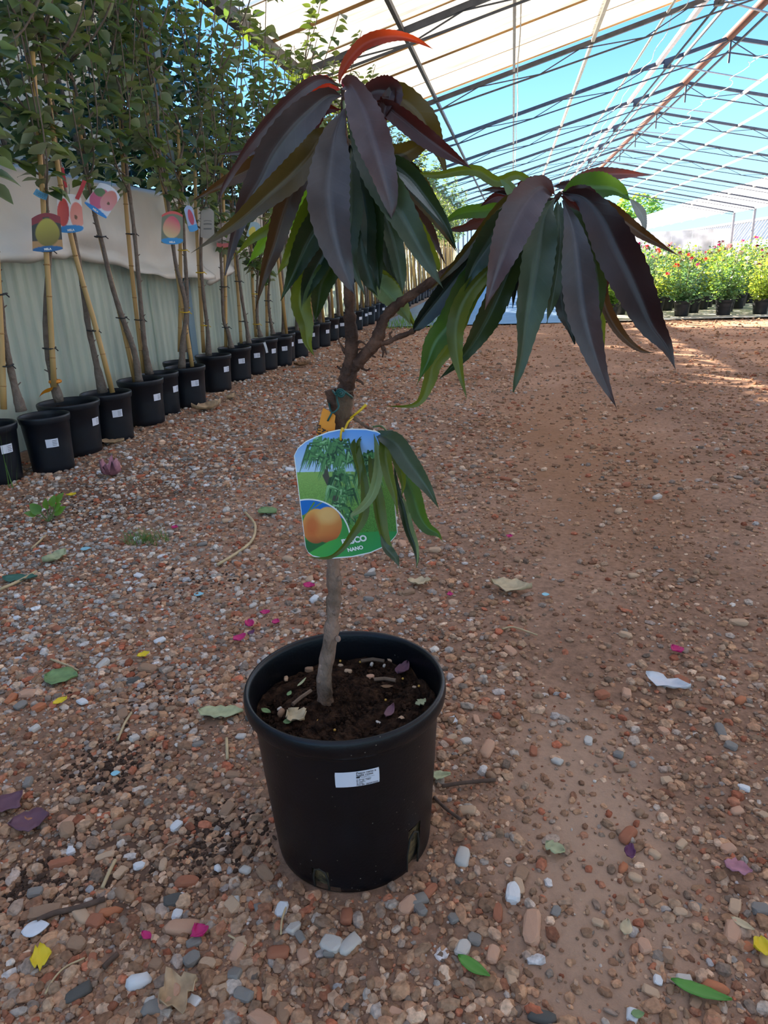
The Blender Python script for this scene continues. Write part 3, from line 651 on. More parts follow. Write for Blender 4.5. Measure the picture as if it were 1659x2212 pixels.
for nm, c, r, tp, cp, topz, lo, lab in ROW:
    rnd = random.Random(ord(nm)); c3 = (c[0], c[1], float(hgt(c[0], c[1])))
    view = math.atan2(-c[1], -c[0])
    if tp is None:
        R_ = empty('plant_pot', c3, 'low black pot holding only soil, between the two nearest trees', 'pot'); pot = pot_parts(R_, r)
        label_on_pot(pot, rat(r), view+.12, .135, .05, .036); continue
    R_ = empty('potted_apple_tree', c3, lab, 'tree', 'potted apple trees along the green wall'); TREES[nm] = R_
    pot = pot_parts(R_, r)
    label_on_pot(pot, rat(r), view+lo, .15, .05, .036)
    org = np.array(c3)
    P = px_path(tp, c); T_ = spline(P, 34); n = len(T_)
    r0 = .019; rb = [rnd.uniform(.88, 1.12) for _ in range(n)]
    rad = [(r0*(1+.55*max(0, 1-i/5))*(1-.5*i/n))*rb[i]*.82 for i in range(n)]
    mb = MB(org); mb.tube(T_, rad, 9); 
    for q in range(9):                                             # spurs
        i = rnd.randrange(5, n-1); a = rnd.uniform(0, 6.28); d = np.array([math.cos(a), math.sin(a), .7]); mb.tube([T_[i], T_[i]+d*rad[i]*1.9], [.004, .0025], 5)
    mb.build('trunk', M_bark, R_, smooth=True)
    C_ = px_path(cp, c, -.025 if nm not in 'ACD' else .03); cane_mesh(R_, C_, .0128, org)
    ml = M_tiey if nm in 'GHLI' else M_tieb
    for f in (.28, .62):
        k = int(f*(n-1)); zt = T_[k][2]; j = np.argmin([abs(q[2]-zt) for q in spline(C_, 30)]); pm = (T_[k]+spline(C_, 30)[j])/2
        tie_at(R_, pm, .028, ml, org)
    brs = crown_branches(T_[-1], topz, rnd, ((T_[-1]-T_[-8])[0]*.1, 0), 6)
    for q in (-3, -4, -6, -8):                                             # low shoots
        p = T_[q]; a = rnd.uniform(-1.2, 1.2); ln = rnd.uniform(.5, .9)
        brs.append((spline([p, p+np.array([.10*math.sin(a), -.1*math.cos(a), .1])*ln*2, p+np.array([.16*math.sin(a), -.18*math.cos(a), .55])*ln*1.6], 10), .005))
    mb = MB(org)
    for Pq, rr in brs: mb.tube(Pq, np.linspace(rr, rr*.45, len(Pq)), 6)
    mb.build('branch', M_bark, R_, smooth=True)
    for (p, d, nn, sz) in branch_leaves(brs, rnd, .036 if nm in 'ACDEFGH' else .042, .105):
        o = obj('leaf', AL[rnd.randrange(9)], R_); o.matrix_local = leaf_xform(p-org, d, nn, sz); leafcount += 1
# orange strap at the foot of the strapped tree
c = ROW[2][1]; org = np.array(TREES['C'].location); P = px_path([(112, 822), (118, 830), (112, 840), (98, 845), (88, 852), (82, 862)], c, .03)
mb = MB(org); S_ = spline(P, 20); wv = np.array([.010, 0, .012])
V = [q+wv*s for q in S_ for s in (-.9, .9)]; mb.add(V, [(2*i, 2*i+1, 2*i+3, 2*i+2) for i in range(19)])
mb.tube([px_path([(119, 824)], c, .01)[0]+np.array([.022*math.cos(a), .022*math.sin(a), 0]) for a in np.linspace(0, 6.3, 12)], .008, 6)
mb.build('strap', M_orange, TREES['C'])

# the rest of the row into the distance
FARM = []
for i in range(4):
    rnd = random.Random(500+i); mb = MB(); T_ = spline([(0, 0, .2), (.02*rnd.uniform(-1, 1), .03, .4), (rnd.uniform(-.05, .05), -.02, .8), (rnd.uniform(-.08, .08), 0, 1.25)], 10)
    mb.tube(T_, np.linspace(.02, .009, 10), 7); trunk = mesh('trunk', mb.v, mb.f, M_bark, True)
    mb = MB(); mb.tube([(.05, -.04, .2), (.03+rnd.uniform(-.06, .02), -.03, 1.75)], .014, 7); cane = mesh('cane', mb.v, mb.f, M_cane, True)
    brs = crown_branches((T_[-1][0], T_[-1][1], 1.2), rnd.uniform(2.45, 2.65), rnd, (0, 0), 5)
    V = []; Fc = []
    for (p, d, nn, sz) in branch_leaves(brs, rnd, .02, .10):
        M4 = np.array(leaf_xform(p, d, nn, sz)); v_, f_ = ALV[rnd.randrange(6)]; v4 = np.c_[np.array(v_), np.ones(len(v_))] @ M4.T
        b0 = len(V); V += v4[:, :3].tolist(); Fc += [tuple(q+b0 for q in f) for f in f_]
    fol = mesh('foliage', V, Fc, [M_al[i % 3]], True)
    mb = MB()
    for Pq, rr in brs: mb.tube(Pq, np.linspace(rr, rr*.5, len(Pq)), 5)
    FARM.append((trunk, cane, fol, mesh('branch', mb.v, mb.f, M_bark, True)))
y = 6.24; i = 0
ORD = ['first', 'second', 'third', 'fourth', 'fifth', 'sixth', 'seventh', 'eighth', 'ninth', 'tenth', 'eleventh', 'twelfth', 'thirteenth', 'fourteenth', 'fifteenth', 'sixteenth', 'seventeenth', 'eighteenth', 'nineteenth', 'twentieth']
TEN = ['', '', 'twenty', 'thirty', 'forty', 'fifty', 'sixty', 'seventy']
def nth(k):
    if k < 20: return ORD[k]
    t_, u_ = divmod(k+1, 10); return TEN[t_]+'-'+ORD[u_-1] if u_ else TEN[t_][:-1]+'ieth'
while y < 26:
    x = -2.0+.05*math.sin(i*2.1)
    R_ = empty('potted_apple_tree', (x, y, 0), 'potted apple tree in the far row, %s beyond the drooping pale green leaf' % nth(i), 'tree', 'distant potted apple trees along the wall')
    R_.rotation_euler.z = 0
    pt = pot_parts(R_, .112)
    if y < 12: label_on_pot(pt, rat(.112), math.atan2(-y, -x)+(.3 if i % 2 else .8), .15, .05, .036, False)
    tr, ca, fo, br = FARM[i % 4]
    obj('trunk', tr, R_); obj('cane', ca, R_); obj('branch', br, R_); f = obj('foliage', fo, R_); f['kind'] = 'stuff'
    y += .29 if y < 12 else .36; i += 1

# ---- picture cards hanging on the apple trees
M_print = mat('printed_card', (1, 1, 1), .35, attr=True, spec=.5)
def card_grid(posf, artf, nx, ny, name, parent, thick=.0008, org=(0, 0, 0)):
    sx, sy = np.meshgrid(np.linspace(0, 1, nx), np.linspace(0, 1, ny)); sx, sy = sx.ravel(), sy.ravel()
    P = posf(sx, sy); Cc = artf(sx, sy); n = len(P)
    nrm = np.cross(P[nx-1]-P[0], P[-nx]-P[0]); nrm /= np.linalg.norm(nrm)
    if nrm @ (O-np.array(org)-P[n//2]) < 0: nrm = -nrm
    V = np.r_[P, P-nrm*thick]; Cv = np.r_[Cc, np.full((n, 3), .75)]
    id_ = np.arange(n).reshape(ny, nx)
    f1 = np.stack([id_[:-1, :-1], id_[1:, :-1], id_[1:, 1:], id_[:-1, 1:]], -1).reshape(-1, 4)
    ed = np.r_[id_[0, :], id_[1:, -1], id_[-1, -2::-1], id_[-2:0:-1, 0]]
    fe = np.stack([ed, np.roll(ed, -1), np.roll(ed, -1)+n, ed+n], 1)
    me = mesh(name, V, np.r_[f1, f1+n, fe], M_print, False, cols=Cv)
    return obj(name, me, parent), nrm
def text_mesh(s, size, m_, o3, xd, ud, parent, name='lettering', bold=0.0, align='CENTER', lift=.0006, pos_fn=None):
    cu = bpy.data.curves.new('t', 'FONT'); cu.body = s; cu.size = size; cu.align_x = align; cu.align_y = 'CENTER'; cu.offset = bold; cu.resolution_u = 3
    to = bpy.data.objects.new('t', cu); COL.objects.link(to); bpy.context.view_layer.update()
    me = bpy.data.meshes.new_from_object(to.evaluated_get(bpy.context.evaluated_depsgraph_get())); bpy.data.objects.remove(to); bpy.data.curves.remove(cu)
    xd = np.array(xd, float); xd /= np.linalg.norm(xd); ud = np.array(ud, float); ud -= xd*(ud @ xd); ud /= np.linalg.norm(ud); nd = np.cross(xd, ud)
    for v in me.vertices:
        if pos_fn: v.co = pos_fn(v.co.x, v.co.y)
        else: v.co = Vector(np.array(o3)+xd*v.co.x+ud*v.co.y+nd*lift)
    me.materials.clear(); me.materials.append(m_); me.name = name
    return obj(name, me, parent)
M_wtext = mat('white_print', '#f2f4f2', .5)
S3 = lambda h: np.array(srgb(h))
def lerpc(a, b, t): return a[None]*(1-t[:, None])+b[None]*t[:, None]
def over(c, m_, col):
    m_ = np.clip(m_, 0, 1)[:, None]; return c*(1-m_)+(np.asarray(col) if np.ndim(col) == 2 else np.asarray(col)[None])*m_
def ell(x, y, cx, cy, rx, ry, soft=.06): return np.clip((1-np.sqrt(((x-cx)/rx)**2+((y-cy)/ry)**2))/soft+.5, 0, 1)
def art_apple_yellow(x, y):
    c = lerpc(S3('#2a2f2c'), S3('#4a3a30'), y); c = over(c, ((y < .22) & (abs(x) > .25)) | (y < .1), S3('#8e1f2c')); c = over(c, (y > .72), S3('#b98a55'))
    m_ = ell(x, y, .05, .5, .82, .36); c = over(c, m_, lerpc(S3('#b3a63a'), S3('#7d6c1c'), np.clip((y-.2)/.6+.15*x, 0, 1)))
    c = over(c, ell(x, y, 0, .98, 1.0, .13), S3('#1c5f9a')); return c
def art_apple_red(x, y):
    c = np.tile(S3('#e9e4e2'), (len(x), 1)); c = over(c, ell(x, y, -.55, .45, .5, .38), lerpc(S3('#e2574a'), S3('#b8302e'), np.clip(x+1, 0, 1)))
    c = over(c, ell(x, y, .6, .55, .6, .36), lerpc(S3('#e8776a'), S3('#eaa590'), y)); c = over(c, ell(x, y, .45, .6, .12, .06), S3('#7a4a2a'))
    return over(c, ell(x, y, 0, .93, 1.0, .13), S3('#2f86c8'))
def art_apple_pink(x, y):
    c = np.tile(S3('#dfe3ef'), (len(x), 1)); c = over(c, ell(x, y, -.3, .55, .7, .36), S3('#d05f86')); c = over(c, ell(x, y, -.55, .35, .45, .15), S3('#5f7a4a'))
    c = over(c, ell(x, y, .45, .42, .65, .36), lerpc(S3('#d07868'), S3('#e8a5b0'), y)); c = over(c, ell(x, y, .5, .5, .12, .05), S3('#6b4a2a'))
    return over(c, ell(x, y, 0, .99, 1.05, .14), S3('#2f8ad8'))
def art_peach_pink(x, y):
    c = np.tile(S3('#7a7a62'), (len(x), 1)); c = over(c, y < .09, S3('#d8504a'))
    c = over(c, ell(x, y, -.05, .48, .82, .33), lerpc(S3('#d8566a'), S3('#dcc08a'), np.clip((y-.2)*1.7-.25*x, 0, 1))); return over(c, ell(x, y, 0, .91, 1.0, .11), S3('#2f8fd0'))
def art_strip(x, y):
    c = np.tile(S3('#a9b6dc'), (len(x), 1)); c = over(c, ell(x, y, .1, .45, .6, .3), S3('#c0435e')); return over(c, y > .76, S3('#4a9ad8'))
def art_grey(x, y):
    c = np.tile(S3('#9c938a'), (len(x), 1)); return over(c, ((abs(y-.42) < .02) | (abs(y-.52) < .02) | (abs(y-.68) < .02)) & (abs(x) < .6), S3('#5a5552'))
def art_redfoot(x, y):
    c = np.tile(S3('#a8938a'), (len(x), 1)); c = over(c, ell(x, y, .1, .4, .6, .3), S3('#d8c8c0')); return over(c, y > .82, S3('#d8605c'))
def art_yellow(x, y):
    c = np.tile(S3('#9fb6c0'), (len(x), 1)); return over(c, ell(x, y, -.2, .6, .6, .3), S3('#d8c244'))
def hang_card(nm, cx_, cy_, wpx, hpx, rot, art, lab, text=None, off=.06, arch=.12, strap=None):
    c = next(q for q in ROW if q[0] == nm)[1]; cr, sr = math.cos(rot), math.sin(rot)
    org = px_path([(cx_, cy_)], c, off)[0]
    R_ = empty('fruit_tag', org, lab, 'tag', 'picture tags hanging on the apple trees')
    def pos(sx, sy):
        a = (sx-.5)*wpx; bq = (sy-.5)*hpx; bq = bq+arch*hpx*((2*sx-1)**2)*(1-sy)-(.05*hpx*((2*sx-1)**2))*sy
        a = a*(.94+.06*sy)
        u = cx_+a*cr-bq*sr; v = cy_+a*sr+bq*cr
        return np.array(px_path(list(zip(u, v)), c, off))-org
    o, nrm = card_grid(pos, lambda sx, sy: art(2*sx-1, sy), 36, 44, 'card', R_, org=org)
    pl = px_path([(cx_+wpx*.5*cr, cy_+wpx*.5*sr), (cx_-wpx*.5*cr, cy_-wpx*.5*sr), (cx_+hpx*.5*sr, cy_-hpx*.5*cr), (cx_-hpx*.5*sr, cy_+hpx*.5*cr)], c, off)
    xd = pl[0]-pl[1]; ud = pl[2]-pl[3]
    if text: text_mesh(text, np.linalg.norm(ud)*.075, M_wtext, -ud*.435, xd, ud, R_, bold=.0006, lift=.0012)
    mb = MB(org); hp = px_path([(cx_+hpx*.44*sr, cy_-hpx*.44*cr)], c, off)[0]; top = px_path([(cx_+hpx*.44*sr, cy_-hpx*.75)], c, .01)[0]
    mb.tube([hp, (hp+top)/2+np.array([.004, 0, 0]), top], .0012, 5); mb.build('string', M_tieg, R_)
    return R_
hang_card('C', 101, 502, 66, 84, -.06, art_apple_yellow, 'yellow apple picture tag with dark blue foot, hanging on the orange strapped tree', 'MELA')
hang_card('D', 151, 461, 56, 84, -.06, art_apple_red, 'red and pink apple picture tag behind the leaning cane', 'MELA')
hang_card('E', 223, 431, 58, 66, .62, art_apple_pink, 'pink apple picture tag hanging tilted in front of the white sheet', 'MELA')
hang_card('G', 372, 492, 48, 72, 0, art_peach_pink, 'round pink apple tag with red top and light blue foot', 'MELA')
hang_card('H', 412, 472, 20, 58, -.25, art_strip, 'narrow blue and red tag seen nearly edge on', None, .2)
hang_card('I', 448, 482, 30, 66, 0, art_grey, 'grey faded tag beside the brown drooping leaf tip', None, .08)
hang_card('J', 482, 508, 28, 54, 0, art_redfoot, 'small tag with a red foot under the brown leaf', None, .08)
hang_card('K', 548, 497, 24, 36, .3, art_yellow, 'small yellow and grey tag glimpsed between peach leaves', None, .08)
def strip(nm, pts, wpx, m_, lab, name, cat, off=.05, bow=0):
    c = next(q for q in ROW if q[0] == nm)[1]; S_ = spline(pts, 12); V = []
    for i, q in enumerate(S_):
        tq = S_[min(i+1, 11)]-S_[max(i-1, 0)]; nq = np.array([-tq[1], tq[0]]); nq /= np.linalg.norm(nq)
        for s in (-.5, .5): V.append(tuple(q+nq*wpx*s))
    P = np.array(px_path(V, c, off)); org = P.mean(0)
    o = obj(name, mesh(name, P-org, [(2*i, 2*i+1, 2*i+3, 2*i+2) for i in range(11)], m_), None, org); sd = o.modifiers.new('s', 'SOLIDIFY'); sd.thickness = .0012
    return tag(o, lab, cat)
M_red = mat('red_plastic', '#b81822', .4); M_lblue = mat('light_blue_plastic', '#5fa3c9', .5); M_slip = mat('white_plastic_slip', '#dfe2e6', .4)
strip('D', [(166, 430), (175, 410), (183, 390)], 9, M_red, 'bright red plastic tree label tilted beside the red apple tag', 'plant_label', 'label', .07)
strip('D', [(135, 362), (139, 385), (143, 405)], 6, M_red, 'thin red plastic tree label next to the green tie', 'plant_label', 'label', .06)
lb = strip('C', [(75, 413), (88, 421), (102, 426)], 14, M_lblue, 'light blue plastic label with handwriting above the yellow apple tag', 'plant_label', 'label', .06)
o_ = px_path([(88, 420)], ROW[2][1], .07)[0]; pp = px_path([(78, 415), (98, 425)], ROW[2][1], .07)
mb = MB(np.array(lb.location))
rw = random.Random(2)
for q in range(3):
    for k_ in range(5):
        u, v = 78+k_*4.2+rw.random(), 412.5+q*3.6+k_*2.1
        A_ = px_path([(u, v), (u+2.4, v+1.0)], ROW[2][1], .066); mb.bar(A_[0], A_[1], .0012)
mb.build('handwriting', M_ink, lb)
strip('K', [(571, 740), (575, 752), (577, 762)], 5, M_slip, 'white plastic slip hanging over a pot rim', 'plant_label', 'label', .12)

# ================================================================== THE DWARF PEACH IN ITS POT
PX, PY = POT; YT = PY
PE = empty('potted_peach_tree', (PX, PY, 0), 'dwarf red-leaved peach tree in a large black pot in the middle of the earth floor', 'tree')
porg = np.array([PX, PY, 0.0])
# pot with two drain notches cut through its foot
M_bpot = mat('scuffed_black_plastic', '#07090f', .38, var=.3, scale=30, bump=.06, bscale=260, spec=.40)
t = M_bpot.node_tree; N = t.nodes; L = t.links; b = N['Principled BSDF']                 # dust specks, denser towards the foot
co = N.new('ShaderNodeTexCoord').outputs['Object']; vo = N.new('ShaderNodeTexVoronoi'); vo.inputs['Scale'].default_value = 110; L.new(co, vo.inputs['Vector'])
vs = N.new('ShaderNodeMapRange'); vs.inputs['From Min'].default_value = .03; vs.inputs['From Max'].default_value = .12; vs.inputs['To Min'].default_value = 1; vs.inputs['To Max'].default_value = 0; L.new(vo.outputs['Distance'], vs.inputs[0])
ns = N.new('ShaderNodeTexNoise'); ns.inputs['Scale'].default_value = 14; L.new(co, ns.inputs['Vector'])
sp = N.new('ShaderNodeSeparateXYZ'); L.new(co, sp.inputs[0]); zr_ = N.new('ShaderNodeMapRange'); zr_.inputs['From Min'].default_value = 0; zr_.inputs['From Max'].default_value = .16; zr_.inputs['To Min'].default_value = .62; zr_.inputs['To Max'].default_value = .40; L.new(sp.outputs[2], zr_.inputs[0])
gt = N.new('ShaderNodeMath'); gt.operation = 'LESS_THAN'; L.new(ns.outputs['Fac'], gt.inputs[0]); L.new(zr_.outputs[0], gt.inputs[1])
mu = N.new('ShaderNodeMath'); mu.operation = 'MULTIPLY'; L.new(gt.outputs[0], mu.inputs[0]); L.new(vs.outputs[0], mu.inputs[1])
old = b.inputs['Base Color'].links[0].from_socket; mi = N.new('ShaderNodeMix'); mi.data_type = 'RGBA'; L.new(mu.outputs[0], mi.inputs['Factor']); L.new(old, mi.inputs['A']); mi.inputs['B'].default_value = (*srgb('#8d8374'), 1); L.new(mi.outputs['Result'], b.inputs['Base Color'])
rt, rb_, hp_ = POT_R, POT_RB, POT_H
def wallr(z): return rb_+(.127-rb_)*min(1, z/.228)**.9
prof = [(rb_*.97, .0), (rb_, .003)]+[(wallr(z), z) for z in (.012, .022, .030, .038, .046, .08, .12, .16, .20, .226)]+[(.1274, .2335), (.1335, .2355), (.1368, .2405), (rt, .250), (rt*.995, .2585), (rt*.975, hp_), (rt*.95, .2625), (rt*.935, .257), (rt*.925, .245), (rt*.90, .20), (rt*.88, .14)]
def az_px(u, v): p = atp(u, v, (PX, PY)); return p
_pn = [math.atan2(q[1]-PY, q[0]-PX) for q in (g(694, 1905, .02), g(905, 1845, .03))]
NPOT = 144
def near(k, a, w_): d = (2*math.pi*(k+.5)/NPOT-a+math.pi) % (2*math.pi)-math.pi; return abs(d) < w_
AZ1, AZ2 = -math.pi/2-.10-.10, -math.pi/2+1.02
def skip(i, k):
    if near(k, AZ1, .095) and 1 <= i <= 4: return True
    if near(k, AZ1+.16, .10) and 1 <= i <= 1: return True
    if near(k, AZ2, .10) and 1 <= i <= 6: return True
    return False
mb = MB(); mb.lathe(prof, NPOT, skip=skip); pot_o = mb.build('pot', M_bpot, PE, smooth=True)
mb = MB(); mb.lathe([(rb_*.93, .004), (wallr(.05)*.955, .05), (wallr(.07)*.955, .07)], 60)
M_root = mat('root_ball', '#8d734a', .9, var=.6, scale=60, bump=1, bscale=80, color2='#241a12'); mb.build('root_ball', M_root, pot_o)
M_cut = mat('torn_plastic_edge', '#3a3226', .8, var=.5, scale=70, color2='#17150f')
for az, w_, h_ in ((AZ1, .095, .036), (AZ2, .105, .062)):
    mb = MB(); A = [(az-w_, .004), (az-w_*1.05, h_*.6), (az-w_*.7, h_), (az, h_*1.12), (az+w_*.7, h_), (az+w_*1.05, h_*.6), (az+w_, .004)]
    mb.tube([((wallr(z)-.0006)*math.cos(a), (wallr(z)-.0006)*math.sin(a), z) for a, z in A], .0016, 6); mb.build('notch_edge', M_cut, pot_o, smooth=True)
# soil, lumpy and dark
SZ = .214
n = 90; rr = np.random.default_rng(3); V = [(0, 0, SZ+.012)]; Fc = []; rings = 42; RS = rt*.905
for j in range(1, rings+1):
    for k in range(n):
        a = 2*math.pi*k/n; q = RS*j/rings; x, y = q*math.cos(a), q*math.sin(a)
        z = SZ+.012*(1-(j/rings)**2)+.004*math.sin(60*x+1)*math.sin(52*y)+.003*math.sin(140*x-90*y)+rr.uniform(-.0022, .0022)+(.006 if j > rings-3 else 0)
        V.append((x, y, z))
Fc += [(0, 1+k, 1+(k+1) % n) for k in range(n)]
for j in range(rings-1): Fc += [(1+j*n+k, 1+(j+1)*n+k, 1+(j+1)*n+(k+1) % n, 1+j*n+(k+1) % n) for k in range(n)]
soil_o = obj('soil', mesh('soil', V, Fc, M_soil, False), PE)
# crumbs of soil
rs_ = np.random.default_rng(9); nC = 1500; a = rs_.uniform(0, 6.28, nC); q = RS*.97*np.sqrt(rs_.random(nC)); sz = rs_.uniform(.0015, .006, nC)
P = ICO_V[None]*(1+rs_.uniform(-.3, .3, (nC, 12, 1)))*sz[:, None, None]*.6+np.stack([q*np.cos(a), q*np.sin(a), SZ+.010*(1-(q/RS)**2)+.001], 1)[:, None, :]
o = obj('soil_crumbs', mesh('soil_crumbs', P.reshape(-1, 3), (ICO_F[None]+(np.arange(nC)*12)[:, None, None]).reshape(-1, 3), M_soil), PE); o['kind'] = 'stuff'
M_pb = [SM['tan'], SM['brown'], SM['pale'], SM['gray']]
def on_soil(u, v, z=SZ+.008): return g(u, v, z)
PB = [(850, 1425, 30, 'tan'), (877, 1413, 18, 'pale'), (752, 1450, 18, 'tan'), (736, 1437, 13, 'tan'), (800, 1462, 18, 'pink'), (618, 1466, 16, 'tan'), (607, 1540, 22, 'brown'), (604, 1531, 12, 'pale'), (652, 1535, 12, 'white'), (803, 1435, 12, 'pale'),
      (863, 1556, 24, 'tan'), (817, 1561, 12, 'pale'), (673, 1423, 12, 'brown'), (825, 1417, 12, 'brown'), (895, 1484, 9, 'tan'), (830, 1438, 10, 'pale'), (668, 1446, 20, 'brown')]
for u, v, px, k in PB:
    p = on_soil(u, v)-porg; o = obj('pebble', random.choice(SMESH[k]), soil_o); d = px*.00056; o.scale = (d*.62, d*.5, d*.6); o.location = p; o.rotation_euler = (0, 0, random.uniform(0, 6))
M_bead = mat('fertiliser_bead', '#c9983f', .35, spec=.6); bead = mesh('bead', ICO2_V*.0019, ICO2_F, M_bead, True)
for u, v in ((737, 1409), (735, 1428), (724, 1455), (687, 1557), (723, 1577), (833, 1512), (870, 1466), (905, 1482), (778, 1370+60), (641, 1440), (840, 1390+22)):
    obj('bead', bead, soil_o, on_soil(u, v, SZ+.010)-porg)
M_twig = mat('dry_twig', '#6f5a48', .85, var=.3, scale=40)
for P_ in (((632, 1522), (650, 1507), (672, 1492)), ((780, 1428), (805, 1424), (830, 1428)), ((808, 1468), (830, 1466), (855, 1470))):
    mb = MB(porg); mb.tube([on_soil(u, v, SZ+.013) for u, v in P_], .0028, 6); mb.build('twig', M_twig, soil_o)

# ---- trunk and branches (pixels read off the photograph, all near the plane through the pot)
M_pbark = mat('peach_bark', '#6f5a48', .85, var=.4, scale=22, bump=.9, bscale=120, color2='#94796a', spec=.2, stretch=(1, 1, .5))
M_pdark = mat('young_peach_bark', '#4b3328', .75, var=.35, scale=40, bump=.6, bscale=160, color2='#634536', spec=.3)
PXM = .00056
def pt(u, v, dy=0.0): return aty(u, v, YT+dy)
def limb(name, pts, radii_px, m_, nseg=12, samples=40, knob=.14, seed=0, parent=PE):
    r = np.random.default_rng(seed); P = spline([pt(*q) for q in pts], samples); R = np.interp(np.linspace(0, 1, samples), np.linspace(0, 1, len(radii_px)), radii_px)*PXM
    kn = 1+knob*r.normal(size=samples); kn = np.clip(kn, .8, 1.35); ph = r.uniform(0, 6.28, 4)
    mb = MB(porg); mb.tube(P, R*kn, nseg, bumpf=lambda i, k: 1+.07*math.sin(3*k*6.28/nseg+ph[0]+i*.3)+.05*math.sin(5*k*6.28/nseg+ph[1]-i*.7))
    return mb.build(name, m_, parent, smooth=True), P
trunk, TP = limb('trunk', [(703, 1545), (702, 1500), (702, 1450), (712, 1390), (718, 1330), (723, 1280), (720, 1215), (724, 1120), (730, 1020), (735, 930), (741, 880), (746, 840)], [20, 19, 18, 17.5, 17, 16, 15.5, 16, 17, 20, 21, 18], M_pbark, 16, 70, .085, 1)
for (u, v, r_) in ((712, 1325, 11), (708, 1395, 9), (714, 1445, 8), (692, 1470, 9), (728, 1395, 7), (696, 1500, 8), (730, 1300, 7)):
    pass
knobs = MB(porg)
for (u, v, r_) in ((724, 1322, 8), (730, 1380, 7), (690, 1470, 8), (707, 1383, 6), (694, 1440, 7), (715, 1260, 6), (733, 1250, 6)):
    p = pt(u, v, -.006); knobs.add([p+q*r_*PXM*np.array([1, 1, 1.2]) for q in ICO2_V], [tuple(f) for f in ICO2_F])
knobs.build('bark_knot', M_pbark, trunk, smooth=True)
lead, LP = limb('leader', [(746, 845), (750, 810), (757, 775), (760, 735), (757, 690), (753, 640), (754, 560, .01), (750, 470, .01), (747, 380), (744, 300), (742, 240), (740, 190)], [17, 15, 14, 13.5, 12, 10, 9, 8, 7, 6, 5, 3.5], M_pdark, 12, 70, .10, 2)
bran, BP = limb('branch', [(748, 850), (762, 800), (785, 770), (812, 738), (824, 705), (835, 682), (862, 655), (900, 630, .0), (950, 597, .0), (1010, 555, -.01), (1075, 510, -.015), (1140, 470, -.02), (1190, 440, -.02), (1212, 415, -.02)], [15, 13, 13, 13, 11, 10, 10, 9, 8, 7, 7, 6, 5, 4], M_pdark, 12, 80, .10, 3)
limb('branch', [(812, 742), (835, 740), (860, 728), (890, 716), (930, 690, .02), (965, 655, .02)], [6, 6, 5.5, 5, 4, 3], M_pdark, 8, 26, .12, 4)
low, _ = limb('branch', [(742, 888), (757, 897), (775, 910), (790, 921), (805, 930)], [7, 5, 4, 3.6, 3.5], M_pbark, 8, 22, .14, 5)
limb('pruned_stub', [(738, 905), (727, 880), (718, 858), (713, 842)], [13, 13, 14, 13], M_pdark, 12, 16, .08, 6)
for i, P_ in enumerate((((748, 765), (738, 748), (730, 733)), ((768, 748), (778, 738), (792, 746)), ((740, 800), (732, 795), (728, 790)), ((775, 790), (790, 800), (800, 796)), ((790, 765), (803, 768), (812, 772)),
                        ((765, 757), (786, 752), (795, 745)), ((820, 745), (830, 752), (835, 766)), ((826, 748), (828, 760), (826, 772)), ((845, 733), (842, 722), (848, 716)), ((770, 820), (782, 826), (785, 832)), ((757, 720), (766, 712), (768, 705)))):
    limb('spur', P_, [3.5, 2.6, 1.6], M_pdark, 6, 8, .2, 20+i)

